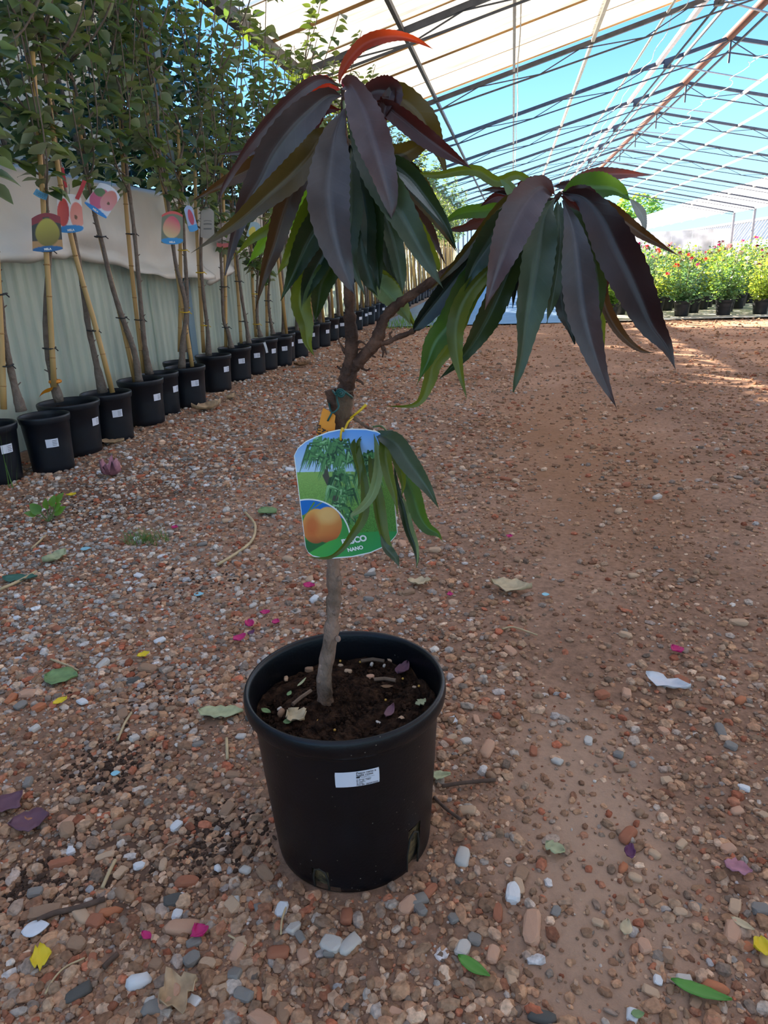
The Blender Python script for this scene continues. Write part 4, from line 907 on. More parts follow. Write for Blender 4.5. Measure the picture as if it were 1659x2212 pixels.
# ---- long drooping leaves
def peach_mat(name, top, back, tr, tcol, rough=.42, vein=1.3, spec=.5):
    M = bpy.data.materials.new(name); M.use_nodes = True; t = M.node_tree; N = t.nodes; L = t.links; b = N['Principled BSDF']
    b.inputs['Roughness'].default_value = rough-.06; b.inputs['Specular IOR Level'].default_value = spec
    at = N.new('ShaderNodeAttribute'); at.attribute_name = 'Col'                                   # across, along and a random number per leaf
    sp = N.new('ShaderNodeSeparateColor'); L.new(at.outputs['Color'], sp.inputs[0])
    ge = N.new('ShaderNodeNewGeometry'); mi = N.new('ShaderNodeMix'); mi.data_type = 'RGBA'
    L.new(ge.outputs['Backfacing'], mi.inputs['Factor']); mi.inputs['A'].default_value = (*srgb(top), 1); mi.inputs['B'].default_value = (*srgb(back), 1)
    s5 = N.new('ShaderNodeMath'); s5.operation = 'SUBTRACT'; L.new(sp.outputs[0], s5.inputs[0]); s5.inputs[1].default_value = .5
    ab = N.new('ShaderNodeMath'); ab.operation = 'ABSOLUTE'; L.new(s5.outputs[0], ab.inputs[0])
    mr = N.new('ShaderNodeMapRange'); mr.inputs['From Min'].default_value = .012; mr.inputs['From Max'].default_value = .05; mr.inputs['To Min'].default_value = vein; mr.inputs['To Max'].default_value = 1; L.new(ab.outputs[0], mr.inputs[0])
    # side veins: stripes running forward from the midrib
    k1 = N.new('ShaderNodeMath'); k1.operation = 'MULTIPLY'; L.new(sp.outputs[1], k1.inputs[0]); k1.inputs[1].default_value = 95
    k2 = N.new('ShaderNodeMath'); k2.operation = 'MULTIPLY_ADD'; L.new(ab.outputs[0], k2.inputs[0]); k2.inputs[1].default_value = -16; L.new(k1.outputs[0], k2.inputs[2])
    si = N.new('ShaderNodeMath'); si.operation = 'SINE'; L.new(k2.outputs[0], si.inputs[0])
    mv = N.new('ShaderNodeMapRange'); mv.inputs['From Min'].default_value = .75; mv.inputs['From Max'].default_value = 1; mv.inputs['To Min'].default_value = 1; mv.inputs['To Max'].default_value = 1.06; L.new(si.outputs[0], mv.inputs[0])
    no = N.new('ShaderNodeTexNoise'); no.inputs['Scale'].default_value = 28; no.inputs['Detail'].default_value = 4; co = N.new('ShaderNodeTexCoord'); L.new(co.outputs['Object'], no.inputs['Vector'])
    mn = N.new('ShaderNodeMapRange'); mn.inputs['From Min'].default_value = .3; mn.inputs['From Max'].default_value = .7; mn.inputs['To Min'].default_value = .75; mn.inputs['To Max'].default_value = 1.28; L.new(no.outputs['Fac'], mn.inputs[0])
    m1 = N.new('ShaderNodeMath'); m1.operation = 'MULTIPLY'; L.new(mr.outputs[0], m1.inputs[0]); L.new(mv.outputs[0], m1.inputs[1])
    m2 = N.new('ShaderNodeMath'); m2.operation = 'MULTIPLY'; L.new(m1.outputs[0], m2.inputs[0]); L.new(mn.outputs[0], m2.inputs[1])
    vm = N.new('ShaderNodeVectorMath'); vm.operation = 'MULTIPLY'; L.new(mi.outputs['Result'], vm.inputs[0]); L.new(m2.outputs[0], vm.inputs[1])
    L.new(vm.outputs[0], b.inputs['Base Color'])
    bp = N.new('ShaderNodeBump'); bp.inputs['Strength'].default_value = .25; bp.inputs['Distance'].default_value = .002; L.new(m2.outputs[0], bp.inputs['Height']); L.new(bp.outputs[0], b.inputs['Normal'])
    ts = N.new('ShaderNodeBsdfTranslucent'); ts.inputs[0].default_value = (*srgb(tcol), 1); ms = N.new('ShaderNodeMixShader'); ms.inputs[0].default_value = tr
    L.new(b.outputs[0], ms.inputs[1]); L.new(ts.outputs[0], ms.inputs[2]); L.new(ms.outputs[0], N['Material Output'].inputs[0]); return M
LM = dict(
 gray=peach_mat('leaf_plum_grey', '#4a4546', '#4a3c34', .12, '#7a3a20', .45), mauve=peach_mat('leaf_mauve', '#54484a', '#55383a', .15, '#90402c', .45, 1.2),
 teal=peach_mat('leaf_grey_green', '#3f4a3a', '#46502f', .15, '#5f7a20', .45), dark=peach_mat('leaf_dark_green', '#20301f', '#3a4424', .15, '#4d6a1c', .42),
 navy=peach_mat('leaf_blue_black', '#141b19', '#20261b', .06, '#2a3a1c', .45), maroon=peach_mat('leaf_maroon', '#35201f', '#3a1c1c', .16, '#8a2a1c', .42),
 black=peach_mat('leaf_blackish', '#2a1b1d', '#2b1d18', .06, '#5a2a1c', .45), olive=peach_mat('leaf_olive_brown', '#4a3b20', '#4c3e20', .22, '#86701c', .45), brown=peach_mat('leaf_red_brown', '#43301f', '#4a3320', .18, '#8a5a1c', .45),
 oliveg=peach_mat('leaf_olive_green', '#47541f', '#566428', .30, '#97a82a', .42), green=peach_mat('leaf_green', '#2f5228', '#4f6a35', .30, '#77a52a', .4, 1.6), bright=peach_mat('leaf_bright_green', '#3f6a22', '#5c7a34', .38, '#8cc02a', .4, 1.6),
 red=peach_mat('leaf_red', '#7a241c', '#7d281c', .5, '#d8401c', .4), redor=peach_mat('leaf_orange_red', '#6a2a20', '#7a3020', .42, '#e0501c', .4),
 pale=peach_mat('leaf_pale_green', '#6d8256', '#8a9a72', .30, '#a9b86a', .45, 1.3), silver=peach_mat('leaf_silver', '#8a8a84', '#9a968c', .25, '#a9a99a', .4))
PA = lambda s, ox, oy: (lambda x, y: (ox+x*s, oy+y*s))
REG = {'a': PA(.42194, 400, 0), 'b': PA(.45750, 900, 300), 'c': PA(.24111, 600, 850), 'f': PA(1, 0, 0)}
NLEAF = 0
def peach_leaf(reg, pts, wd, key, d0=0.0, d1=-.05, twist=0.0, fold=.62, wave=.12, shape=.88, curl=0.0, serr=.03):
    """pts: base to tip in pixels of a crop of the photograph, wd: full width there; d0/d1 depth of base/tip against the stem plane"""
    global NLEAF
    NLEAF += 1; r = random.Random(NLEAF*13); fn = REG[reg]; sc = fn(1, 0)[0]-fn(0, 0)[0]
    P2 = [fn(*q) for q in pts]; nL = 44; nA = 8
    S2 = spline(P2, nL)
    t_ = np.linspace(0, 1, nL); dep = d0+(d1-d0)*np.sin(t_*math.pi/2)**.9
    C_ = np.array([pt(S2[i][0], S2[i][1], dep[i]) for i in range(nL)])
    dist = np.linalg.norm(C_[nL//2]-O); half = wd*sc*.5*dist/F_PX*.92; curl = curl or r.uniform(-.7, .7)
    prof = np.sin(math.pi*np.clip(t_, 0, 1)**shape)**1.12; prof = np.maximum(prof, np.where(t_ < .1, .06, 0)); prof[-1] = .01
    V = []; Cc = []; lr = r.random(); ph = [r.uniform(0, 6.28) for _ in range(3)]
    for i in range(nL):
        tg = C_[min(i+1, nL-1)]-C_[max(i-1, 0)]; tg /= np.linalg.norm(tg)
        vw = O-C_[i]; vw /= np.linalg.norm(vw); sd = np.cross(tg, vw); sd /= np.linalg.norm(sd); nr = np.cross(sd, tg)
        if nr @ vw < 0: nr = -nr
        th = twist+curl*(t_[i]-.3); s2 = sd*math.cos(th)+nr*math.sin(th); n2 = nr*math.cos(th)-sd*math.sin(th)
        hw = half*prof[i]*(1/max(.45, math.cos(min(1.1, abs(th)))) if abs(th) < 1.1 else 1)
        for k in range(nA+1):
            f = k/nA*2-1; tooth = 1+(serr if (i % 2) else -serr)*(abs(f) == 1)*1.2
            lift = fold*hw*(abs(f)**1.1)*(1 if key not in ('silver',) else .4)
            wv = wave*half*math.sin(t_[i]*19+ph[0]+(2.4 if f > 0 else 0))*abs(f)**2*1.2 + wave*.8*half*math.sin(t_[i]*9+ph[1])*abs(f)
            V.append(C_[i]+s2*hw*f*tooth+n2*(lift+wv)-porg); Cc.append((k/nA, t_[i], lr))
    Fc = np.array([(i*(nA+1)+k, (i+1)*(nA+1)+k, (i+1)*(nA+1)+k+1, i*(nA+1)+k+1) for i in range(nL-1) for k in range(nA)])
    # make the face normals look at the photographer's side so that the top colour shows there
    V = np.array(V); f0 = Fc[len(Fc)//2]; nn = np.cross(V[f0[1]]-V[f0[0]], V[f0[2]]-V[f0[0]])
    if nn @ (O-porg-V[f0[0]]) < 0: Fc = Fc[:, ::-1].copy()
    return obj('leaf', mesh('leaf', V, Fc, LM[key], True, cols=Cc), PE)

# upper head -- behind first
U = [
 ('a', [(820,760),(700,800),(560,770),(400,775),(150,790)], 75, 'gray', .02, .10, .3),
 ('a', [(800,800),(640,790),(480,800),(330,870),(190,940),(20,1038)], 95, 'brown', .02, .04, -.2),
 ('a', [(790,820),(650,830),(500,850),(400,870),(280,900)], 80, 'olive', .03, .08, .2),
 ('a', [(800,900),(700,920),(620,1010),(500,1120),(400,1240),(318,1362)], 125, 'bright', .03, .10, 0),
 ('a', [(800,880),(720,930),(640,1080),(590,1200),(530,1310),(470,1410)], 115, 'oliveg', .02, .04, .1),
 ('a', [(800,900),(700,900),(560,960),(480,1120),(340,1220),(235,1330)], 70, 'oliveg', .03, .06, .3),
 ('a', [(810,950),(740,1000),(690,1120),(620,1250),(555,1400),(488,1540)], 140, 'dark', .01, .02, .2),
 ('a', [(830,950),(800,1080),(740,1250),(670,1380),(620,1480),(595,1580)], 120, 'dark', .02, .03, -.3),
 ('a', [(840,960),(800,1150),(760,1320),(700,1450),(680,1560),(665,1655)], 125, 'dark', .03, .05, .1),
 ('f', [(735,470),(700,540),(660,590),(648,650),(660,700),(664,740),(680,772)], 44, 'oliveg', .03, .03, .1),
 ('a', [(850,950),(850,1100),(860,1280),(850,1400),(830,1500)], 120, 'navy', .03, .05, .1),
 ('a', [(870,960),(930,1100),(990,1260),(1050,1380),(1110,1470)], 110, 'dark', .03, .06, .2),
 ('a', [(860,820),(890,950),(940,1120),(960,1280),(970,1420)], 120, 'oliveg', .05, .08, .1),
 ('a', [(860,850),(960,930),(1060,1040),(1180,1160),(1280,1330),(1300,1395)], 105, 'oliveg', .03, .06, -.2),
 ('a', [(900,900),(1080,960),(1200,1120),(1270,1230),(1330,1350)], 75, 'gray', .05, .09, .2),
 ('a', [(880,820),(1000,830),(1130,900),(1210,990),(1300,1130),(1390,1290)], 130, 'olive', .02, .03, .1),
 ('a', [(890,800),(1040,830),(1140,900),(1230,1010),(1330,1150),(1395,1290)], 100, 'dark', .0, -.01, .2),
 ('a', [(900,780),(1010,800),(1110,850),(1180,930),(1240,1020),(1290,1110)], 120, 'dark', .02, .03, -.2),
 ('a', [(1000,850),(1100,900),(1160,960),(1230,1040),(1320,1150)], 34, 'silver', -.01, -.02, .3),  # edge-lit leaf: the light on it is put into the silver colour
 ('a', [(840,880),(880,960),(900,1120),(910,1280),(950,1440),(985,1520)], 150, 'dark', -.01, -.02, .1),
 ('a', [(850,850),(930,930),(960,1080),(970,1230),(985,1380),(1000,1500)], 120, 'dark', 0, -.02, -.1),
 ('a', [(870,900),(980,1000),(1040,1150),(1080,1300),(1105,1430),(1112,1510)], 95, 'teal', .01, 0, .2),
 ('a', [(900,950),(990,1100),(1030,1260),(1060,1380),(1090,1450)], 90, 'dark', .02, .03, .3),
 ('f', [(790,560),(800,600),(828,625),(850,650),(872,675),(888,706)], 52, 'pale', .02, .02, .2),
 ('f', [(800,570),(830,600),(850,630),(868,655),(905,718)], 40, 'oliveg', .03, .03, -.2),
 ('a', [(820,700),(900,770),(1010,790),(1100,795),(1180,755),(1240,700),(1277,622)], 100, 'olive', 0, .02, .2),
 ('a', [(860,640),(960,480),(1080,495),(1190,590),(1250,700),(1300,800),(1340,900)], 125, 'olive', 0, .02, .2),
 ('a', [(850,600),(1000,540),(1090,590),(1200,680),(1300,755),(1390,815),(1472,868)], 95, 'maroon', 0, -.01, -.1),
 ('a', [(860,560),(950,480),(1020,470),(1055,490),(1045,560),(1010,640)], 125, 'maroon', 0, .0, .2),
 ('a', [(1015,620),(1025,550),(1050,480),(1078,412)], 62, 'maroon', -.01, .0, .1),
 ('a', [(800,560),(700,560),(620,650),(560,720),(470,820)], 90, 'maroon', .03, .05, .1),
 ('a', [(800,600),(780,680),(720,700),(700,660),(690,560)], 60, 'pale', .05, .07, .3),
 ('a', [(800,900),(650,880),(560,950),(500,1100),(455,1250),(405,1400),(358,1592)], 115, 'brown', -.01, -.02, .1),
 ('a', [(800,700),(700,700),(640,790),(540,900),(420,1005),(250,1150),(28,1296)], 140, 'olive', -.02, -.085, .05),
 ('a', [(790,460),(720,440),(640,490),(560,580),(500,640),(425,725)], 150, 'red', .01, .02, .1),
 ('a', [(792,440),(720,405),(640,425),(520,520),(400,650),(290,790),(205,930),(163,1050)], 62, 'mauve', -.01, -.03, .3),
 ('a', [(800,490),(730,490),(640,560),(540,660),(450,780),(380,920),(310,1040),(250,1210),(205,1412)], 165, 'gray', -.02, -.05, .1),
 ('a', [(790,432),(800,380),(845,300),(920,225),(1010,192),(1100,188),(1190,212),(1275,255)], 58, 'redor', 0, .03, .2),
 ('a', [(820,560),(880,700),(930,800),(990,910),(1060,1020),(1130,1140),(1200,1270),(1265,1385),(1322,1478)], 165, 'teal', -.02, -.07, .1),
 ('a', [(815,440),(850,440),(910,560),(950,680),(985,800),(1020,930),(1050,1050),(1060,1135)], 175, 'mauve', -.03, -.07, -.1),
 ('a', [(812,560),(770,680),(748,830),(735,980),(750,1130),(785,1290),(830,1420),(872,1522)], 215, 'gray', -.03, -.09, 0),
 ('a', [(850,760),(850,900),(850,1080),(840,1220),(860,1360),(920,1510)], 110, 'teal', -.01, -.05, .2),
]
for q in U: peach_leaf(*q)
# fill of dark leaves at the heart of the head
rf = random.Random(5)
for k in range(10):
    x0 = rf.uniform(700, 960); y0 = rf.uniform(650, 900); dx = rf.uniform(-200, 250)
    peach_leaf('a', [(850, y0), ((850+x0)/2, y0+60), (x0+dx*.5, y0+280), (x0+dx*.8, y0+500)], 110, rf.choice(['dark', 'navy', 'dark', 'olive']), .04, .06, rf.uniform(-.4, .4))
# right head
Rr = [
 ('b', [(640,270),(560,215),(470,170),(380,200),(290,150),(200,150),(100,170),(0,165),(-35,165)], 48, 'oliveg', 0, .0, .1),
 ('b', [(640,270),(560,240),(470,250),(360,235),(290,250)], 36, 'gray', .0, .04, .3),
 ('b', [(640,270),(480,260),(430,215),(390,190)], 50, 'pale', -.01, -.01, .2),
 ('b', [(650,280),(540,300),(400,390),(300,390),(220,415),(135,430)], 68, 'mauve', .03, .08, .2),
 ('b', [(650,280),(500,300),(340,335),(240,345),(170,370),(120,412)], 62, 'green', .02, .06, .1),
 ('b', [(650,280),(480,290),(380,275),(300,320)], 60, 'maroon', .02, .04, .1),
 ('b', [(650,255),(560,205),(500,215),(470,240)], 50, 'maroon', 0, .03, .1),
 ('b', [(660,285),(540,330),(420,400),(330,520),(270,600),(180,700),(90,790)], 90, 'navy', .02, .02, .1),
 ('b', [(650,290),(500,330),(360,440),(220,600),(110,740),(0,880),(-15,910)], 125, 'navy', .0, -.02, .2),
 ('b', [(640,280),(540,270),(430,290),(320,410),(215,550),(110,665),(60,720)], 50, 'olive', -.02, -.03, .2),
 ('b', [(650,300),(500,330),(390,420),(320,520),(260,620),(225,720)], 140, 'dark', -.02, -.04, .2),
 ('b', [(620,330),(470,560),(390,720),(320,870),(230,1010),(108,1132)], 120, 'dark', .02, .02, .1),
 ('b', [(600,330),(420,480),(260,660),(170,850),(90,960),(50,1060),(0,1160)], 130, 'green', -.01, -.03, .1),
 ('b', [(560,360),(420,520),(250,750),(150,960),(80,1060),(55,1150),(0,1250),(-140,1262)], 85, 'oliveg', 0, -.02, .2),
 ('b', [(560,400),(400,560),(250,720),(190,860),(185,980),(205,1100),(237,1228)], 92, 'oliveg', -.02, -.05, .0),
 ('b', [(680,270),(720,290),(780,350),(830,470),(870,560),(880,700),(865,860)], 95, 'maroon', .02, .03, .1),
 ('b', [(690,290),(760,420),(800,560),(870,760),(880,900),(886,1022)], 45, 'oliveg', .04, .06, .2),
 ('b', [(690,280),(780,420),(860,640),(890,790),(940,890),(1000,960),(1060,1000),(1125,1012)], 50, 'brown', .03, .04, .2),
 ('b', [(680,300),(690,560),(690,760),(710,860),(745,970)], 100, 'navy', .03, .03, .2),
 ('b', [(680,260),(780,280),(880,320),(960,375),(1050,440),(1140,495),(1245,556)], 62, 'brown', .0, .0, .3),
 ('b', [(690,240),(750,205),(850,172),(980,165),(1118,172)], 62, 'mauve', .02, .05, .1),
 ('b', [(680,250),(760,230),(700,220),(640,228)], 45, 'gray', .02, .05, .1),
 ('b', [(680,260),(740,265),(800,290),(870,430),(885,480)], 80, 'maroon', -.01, -.02, .4),
 ('b', [(690,250),(740,235),(830,230),(930,240),(1012,288)], 115, 'green', -.01, .0, .1),
 ('b', [(1005,280),(1045,330),(1070,380),(1078,460)], 42, 'silver', .0, .0, .1),
 ('b', [(690,255),(790,280),(870,380),(930,500),(990,620),(1050,750),(1110,880),(1180,980),(1222,1088)], 185, 'black', -.02, -.05, .0),
 ('b', [(690,300),(770,400),(820,500),(850,640),(860,780),(855,900)], 105, 'teal', -.01, -.03, .2),
 ('b', [(690,290),(735,420),(755,560),(770,700),(790,830),(830,980),(880,1130),(948,1282)], 160, 'gray', -.03, -.07, .05),
 ('b', [(665,290),(670,400),(665,540),(645,700),(617,872)], 105, 'teal', -.02, -.05, .3),
 ('b', [(650,285),(605,360),(580,480),(550,640),(520,830),(495,1020),(460,1198)], 160, 'teal', -.03, -.07, .15),
 ('b', [(640,260),(590,230),(520,300),(460,410),(410,540),(365,670),(322,808)], 175, 'mauve', -.04, -.09, .0),
]
for q in Rr: peach_leaf(*q)
for k in range(5):
    x0 = rf.uniform(300, 800); peach_leaf('b', [(660, 290), ((660+x0)/2, 330), (x0, 560), (x0+(x0-600)*.2, 800)], 100, rf.choice(['dark', 'navy', 'maroon']), .04, .05, rf.uniform(-.4, .4))
# small low cluster in front of the tag
DL = -.10
Lc = [
 ('c', [(860,345),(950,420),(1040,520),(1085,650),(1120,800),(1110,930)], 105, 'oliveg', -.02, DL, .1),
 ('c', [(1000,430),(1060,600),(1150,760),(1210,900),(1265,1080),(1340,1200),(1430,1255),(1480,1330)], 165, 'green', -.02, DL, .1),
 ('c', [(1040,600),(1060,800),(1095,960),(1135,1110),(1180,1260),(1235,1400),(1250,1500),(1238,1570)], 80, 'dark', -.03, DL-.01, .2),
 ('c', [(1080,880),(1130,960),(1165,1060),(1200,1210),(1245,1350),(1255,1480),(1240,1560)], 40, 'pale', -.05, DL-.02, .2),
 ('c', [(850,345),(700,440),(705,560),(725,680),(728,860)], 92, 'oliveg', -.03, DL+.02, .1),
 ('c', [(840,345),(720,430),(740,640),(770,820),(775,1000),(750,1130),(660,1270),(560,1400),(440,1470),(238,1462)], 92, 'oliveg', -.04, DL-.01, .3),
 ('c', [(850,345),(840,500),(850,700),(885,900),(905,1060),(940,1250),(990,1400),(1060,1490),(1092,1565)], 115, 'oliveg', -.03, DL, .2),
 ('c', [(920,1260),(960,1370),(1010,1430),(1060,1490),(1090,1560)], 90, 'teal', DL-.02, DL-.025, .2),
 ('c', [(870,350),(940,430),(965,560),(1000,740),(1050,920),(1080,1110)], 115, 'oliveg', -.04, DL-.02, .0),
 ('c', [(860,350),(885,480),(900,620),(885,780),(840,920),(750,1030),(665,1095),(690,1140)], 100, 'pale', -.05, DL-.035, .1),
 ('c', [(880,350),(960,385),(1060,450),(1160,600),(1270,750),(1360,880),(1445,1035)], 200, 'teal', -.04, DL-.02, .0),
]
for q in Lc: peach_leaf(*q, serr=.02)
M_pet = mat('petiole', '#5f7040', .5)
def petiole(parts_):
    for reg, P_, r_ in parts_:
        fn = REG[reg]; mb = MB(porg); mb.tube(spline([pt(*fn(x, y), d) for x, y, d in P_], 12), r_*PXM, 6); mb.build('petiole', M_pet, PE, smooth=True)
petiole([('c', [(840,335,-.005), (770,370,-.02), (725,420,-.035), (712,490,-.05)], 2.6), ('c', [(840,340,-.005), (838,400,-.02), (850,480,-.04)], 2.2), ('c', [(860,345,-.005), (915,380,-.02), (945,430,-.045)], 2.4), ('c', [(850,300,-.005), (920,292,-.005), (970,330,-.02), (1000,390,-.03)], 2.2),
         ('a', [(800,470,0), (770,478,0), (745,488,-.01)], 3), ('a', [(812,520,0), (815,560,-.02), (812,590,-.03)], 3), ('a', [(800,440,0), (770,430,0), (740,415,-.005)], 3)])
mb = MB(porg); bud = pt(*REG['a'](815, 425)); mb.add([bud+q*np.array([6, 6, 9])*PXM for q in ICO2_V], [tuple(f) for f in ICO2_F]); mb.build('bud', mat('pink_bud', '#b83a50', .5), PE, smooth=True)

# ---- barcode-less pot label with its words
def lab_pos(x, y, lift):                                                              # metres on the label -> bent round the pot
    a = AZL+x/wallr(LZ+y); rr = wallr(LZ+y)+lift; return (rr*math.cos(a), rr*math.sin(a), LZ+y+x*0.0)
LZ = .166; 
_p = atp(772, 1683, (PX, PY)); AZL = -math.pi/2-.02
best = None
for a in np.linspace(-math.pi, 0, 721):
    for z in np.linspace(.10, .22, 61):
        q = np.array([PX+wallr(z)*math.cos(a), PY+wallr(z)*math.sin(a), z]); c_ = ROT.T @ (q-O); uv = (CX+F_PX*c_[0]/-c_[2], CY-F_PX*c_[1]/-c_[2]); e_ = (uv[0]-772)**2+(uv[1]-1681)**2
        if best is None or e_ < best[0]: best = (e_, a, z)
AZL, LZ = best[1], best[2]
LW, LH = .0555, .0235
V = []; n = 16; rows = 5
for j in range(rows+1):
    for i in range(n+1):
        x = (i/n-.5)*LW; y = (j/rows-.5)*LH
        if j in (0, rows) and i in (0, n): x *= .985
        V.append(lab_pos(x, y, .0008))
lab = obj('label', mesh('label', V, [(j*(n+1)+i, j*(n+1)+i+1, (j+1)*(n+1)+i+1, (j+1)*(n+1)+i) for j in range(rows) for i in range(n)], M_label, True), pot_o); tag(lab, 'white paper label with black print')
def ltext(s, x, y, size, bold, m_=M_ink): text_mesh(s, size, m_, None, (1, 0, 0), (0, 0, 1), lab, 'print', bold, 'LEFT', pos_fn=lambda a, b_: lab_pos(x+a, y+b_, .0013))
ltext('Pesco nano a', -.0015, .0090, .0047, .00004); ltext('foglia rossa', -.0015, .0055, .0047, .00004)
ltext('Plant passport', .0045, .0030, .0018, 0, M_ink2); ltext('Passaporto delle piante', .0045, .0014, .0018, 0, M_ink2)
mb = MB(); mb.add([lab_pos(x, y, .0013) for x, y in ((-.0015, .0012), (.0028, .0012), (.0028, .0036), (-.0015, .0036))], [(0, 1, 2, 3)]); mb.build('print', M_ink, lab)
for q, s in enumerate(('A: Prunus persica', 'B: IT . 06 . 19401', 'C: L40912', 'D: Italia')): ltext(s, -.0015, -.0012-.0021*q, .0026, .00001)
ltext('FO: EK 28/09/2020', -.0015, -.0099, .0035, .00003)

# ================================================================== PICTURE TAG ON THE PEACH
TD = -.055; TY_ = YT+TD
torg = aty(*REG['c'](600, 400), TY_)
TG = empty('plant_tag', torg, 'large picture tag of a dwarf peach tree hanging on the trunk by a yellow strap', 'tag')
cpx = lambda x, y: aty(600+.24111*x, 850+.24111*y, TY_)
Tx, Ty = [0, .04, .12, .22, .35, .46, .60, .75, .87, .95, 1], [560, 490, 432, 392, 350, 330, 322, 324, 345, 385, 470]
Bx, By = [0, .03, .08, .16, .30, .50, .70, .83, .93, .98, 1], [1375, 1432, 1465, 1483, 1490, 1478, 1440, 1390, 1330, 1280, 1245]
def tag_xy(sx, sy):
    Lx, Rx = 142+103*sy, 1000+73*sy; return Lx+(Rx-Lx)*sx, np.interp(sx, Tx, Ty)*(1-sy)+np.interp(sx, Bx, By)*sy
def tag_pos(sx, sy):
    x, y = tag_xy(sx, sy); P = np.array([cpx(a, b_) for a, b_ in zip(x, y)]); P[:, 1] += .004*np.sin(sx*2.6+.3)*np.ones(len(sx))
    return P-torg
def tag_art(sx, sy):
    X, Y = tag_xy(sx, sy); r = np.random.default_rng(4); n = len(X)
    c = lerpc(S3('#5f9be6'), S3('#b9d6f0'), np.clip((Y-330)/380, 0, 1))
    gr = lerpc(S3('#8fb45c'), S3('#4f8f3c'), np.clip((Y-700)/550, 0, 1))*(1+.30*r.normal(size=(n, 1))*np.clip((Y-640)/400, .1, 1)[:, None]); c = over(c, (Y > 708), np.clip(gr, .01, 1))
    def seg(c, x0, y0, x1, y1, w0, w1, col, soft=3.0):
        dx, dy = x1-x0, y1-y0; L2 = dx*dx+dy*dy+1e-9; tt = np.clip(((X-x0)*dx+(Y-y0)*dy)/L2, 0, 1); d = np.hypot(X-x0-tt*dx, Y-y0-tt*dy)
        return over(c, (w0+(w1-w0)*tt-d)/soft+.5, col)
    for x0, y0, x1, y1, w0, w1 in ((545, 1210, 520, 1000, 30, 30), (520, 1000, 490, 860, 30, 30), (490, 880, 420, 740, 30, 26), (430, 760, 410, 600, 24, 20), (500, 880, 560, 700, 18, 14)): c = seg(c, x0, y0, x1, y1, w0, w1, S3('#4a4a40'))
    heads = [((400, 470), 150, 60), ((330, 560), 130, 40), ((540, 480), 140, 55), ((470, 600), 130, 50), ((620, 600), 120, 45), ((560, 760), 130, 50), ((520, 880), 120, 34), ((600, 900), 110, 36), ((560, 1010), 100, 26), ((820, 580), 130, 40), ((800, 700), 130, 40), ((900, 640), 120, 30), ((640, 1120), 80, 30)]
    for (hx, hy), R_, nb in heads:                                                      # drooping blades
        for q in range(nb):
            a = r.uniform(-.2, 3.34); ln = R_*r.uniform(.75, 1.5); x0, y0 = hx+r.uniform(-40, 40), hy+r.uniform(-30, 40)
            x1, y1 = x0+math.cos(a)*ln*.45, y0-math.sin(a)*ln*.30; x2, y2 = x1+math.cos(a)*ln*.28, y1+ln*.8
            g_ = r.random(); col = S3('#17402c')*(1-g_)+S3('#5f9a5a')*g_ if r.random() > .12 else S3('#8fc088')
            m_ = (np.abs(X-x1) < ln*1.1) & (np.abs(Y-y1) < ln*1.2); ix = np.nonzero(m_)[0]
            if not len(ix): continue
            Xs, Ys = X[ix], Y[ix]; cs = c[ix]
            for (xa, ya, xb, yb, wa, wb) in ((x0, y0, x1, y1, 4, 8), (x1, y1, x2, y2, 8, 1.5)):
                dx, dy = xb-xa, yb-ya; tt = np.clip(((Xs-xa)*dx+(Ys-ya)*dy)/(dx*dx+dy*dy+1e-9), 0, 1); d = np.hypot(Xs-xa-tt*dx, Ys-ya-tt*dy); cs = over(cs, (wa+(wb-wa)*tt-d)/3+.5, col)
            c[ix] = cs
    yb = np.interp(X, [200, 245, 450, 650, 800, 900, 1080], [1490, 1450, 1335, 1272, 1250, 1243, 1238])
    d = np.hypot(X-262, Y-1338); ins = d < 384
    ic = np.tile(S3('#2f8a3c'), (n, 1)); ic = over(ic, Y < 1090+.1*(X-200), S3('#0f6fc4')); ic = over(ic, (Y > 1150) & (X > 470), S3('#3f9a4a')); ic = over(ic, Y > 1320, S3('#256a3a'))
    ic = seg(ic, 200, 1120, 400, 975, 5, 4, S3('#7a8f2a')); ic = seg(ic, 260, 1080, 320, 985, 4, 8, S3('#5f8a2a'))
    for ex, ey, rx, ry in ((340, 1195, 122, 155), (440, 1185, 128, 160)):
        sh = np.clip(.45+(X-ex)/rx*.12+(Y-ey)/ry*.42, 0, 1); pc = lerpc(S3('#eaa95a'), S3('#c2592c'), sh); pc = over(pc, ell(X, Y, 440, 1100, 90, 70, .9)*.7, S3('#f2c27a')); pc = over(pc, ell(X, Y, 300, 1190, 60, 90, .9)*.6, S3('#c8502a')); pc = over(pc, np.clip((Y-1280)/120, 0, .55), S3('#7a4a34'))
        ic = over(ic, ell(X, Y, ex, ey, rx, ry, .05), pc)
    c = over(c, ins & (Y < yb+5), ic); c = over(c, np.clip((6-np.abs(d-384))/3+.5, 0, 1)*(Y < yb), S3('#f4f6f4'))
    c = over(c, np.clip((Y-yb)/4+.5, 0, 1), lerpc(S3('#4fae44'), S3('#2f9a58'), np.clip((X-300)/800+(Y-1250)/600, 0, 1)))
    edge = np.minimum.reduce([sx*880, (1-sx)*880, sy*1000, (1-sy)*1000]); c = over(c, edge < 7, S3('#f0f3f4'))
    return np.clip(c, 0, 1)
card_grid(tag_pos, tag_art, 240, 300, 'card', TG, .0007, torg)
xd = cpx(805, 1297)-cpx(560, 1347); ud = cpx(0, 0)-cpx(0, 100)
def tag_text(s, x, y, hpx, bold):
    o3 = cpx(x, y)-torg+np.array([0, -.0016, 0])+np.array([0, .004*math.sin(((x-200)/860)*2.6+.3), 0]); text_mesh(s, hpx*.24111*.00054*1.38, M_wtext, o3, xd, ud, TG, bold=bold, lift=.0004)
tag_text('PESCO', 682, 1322, 58, .0005); tag_text('NANO', 692, 1397, 36, .0003)
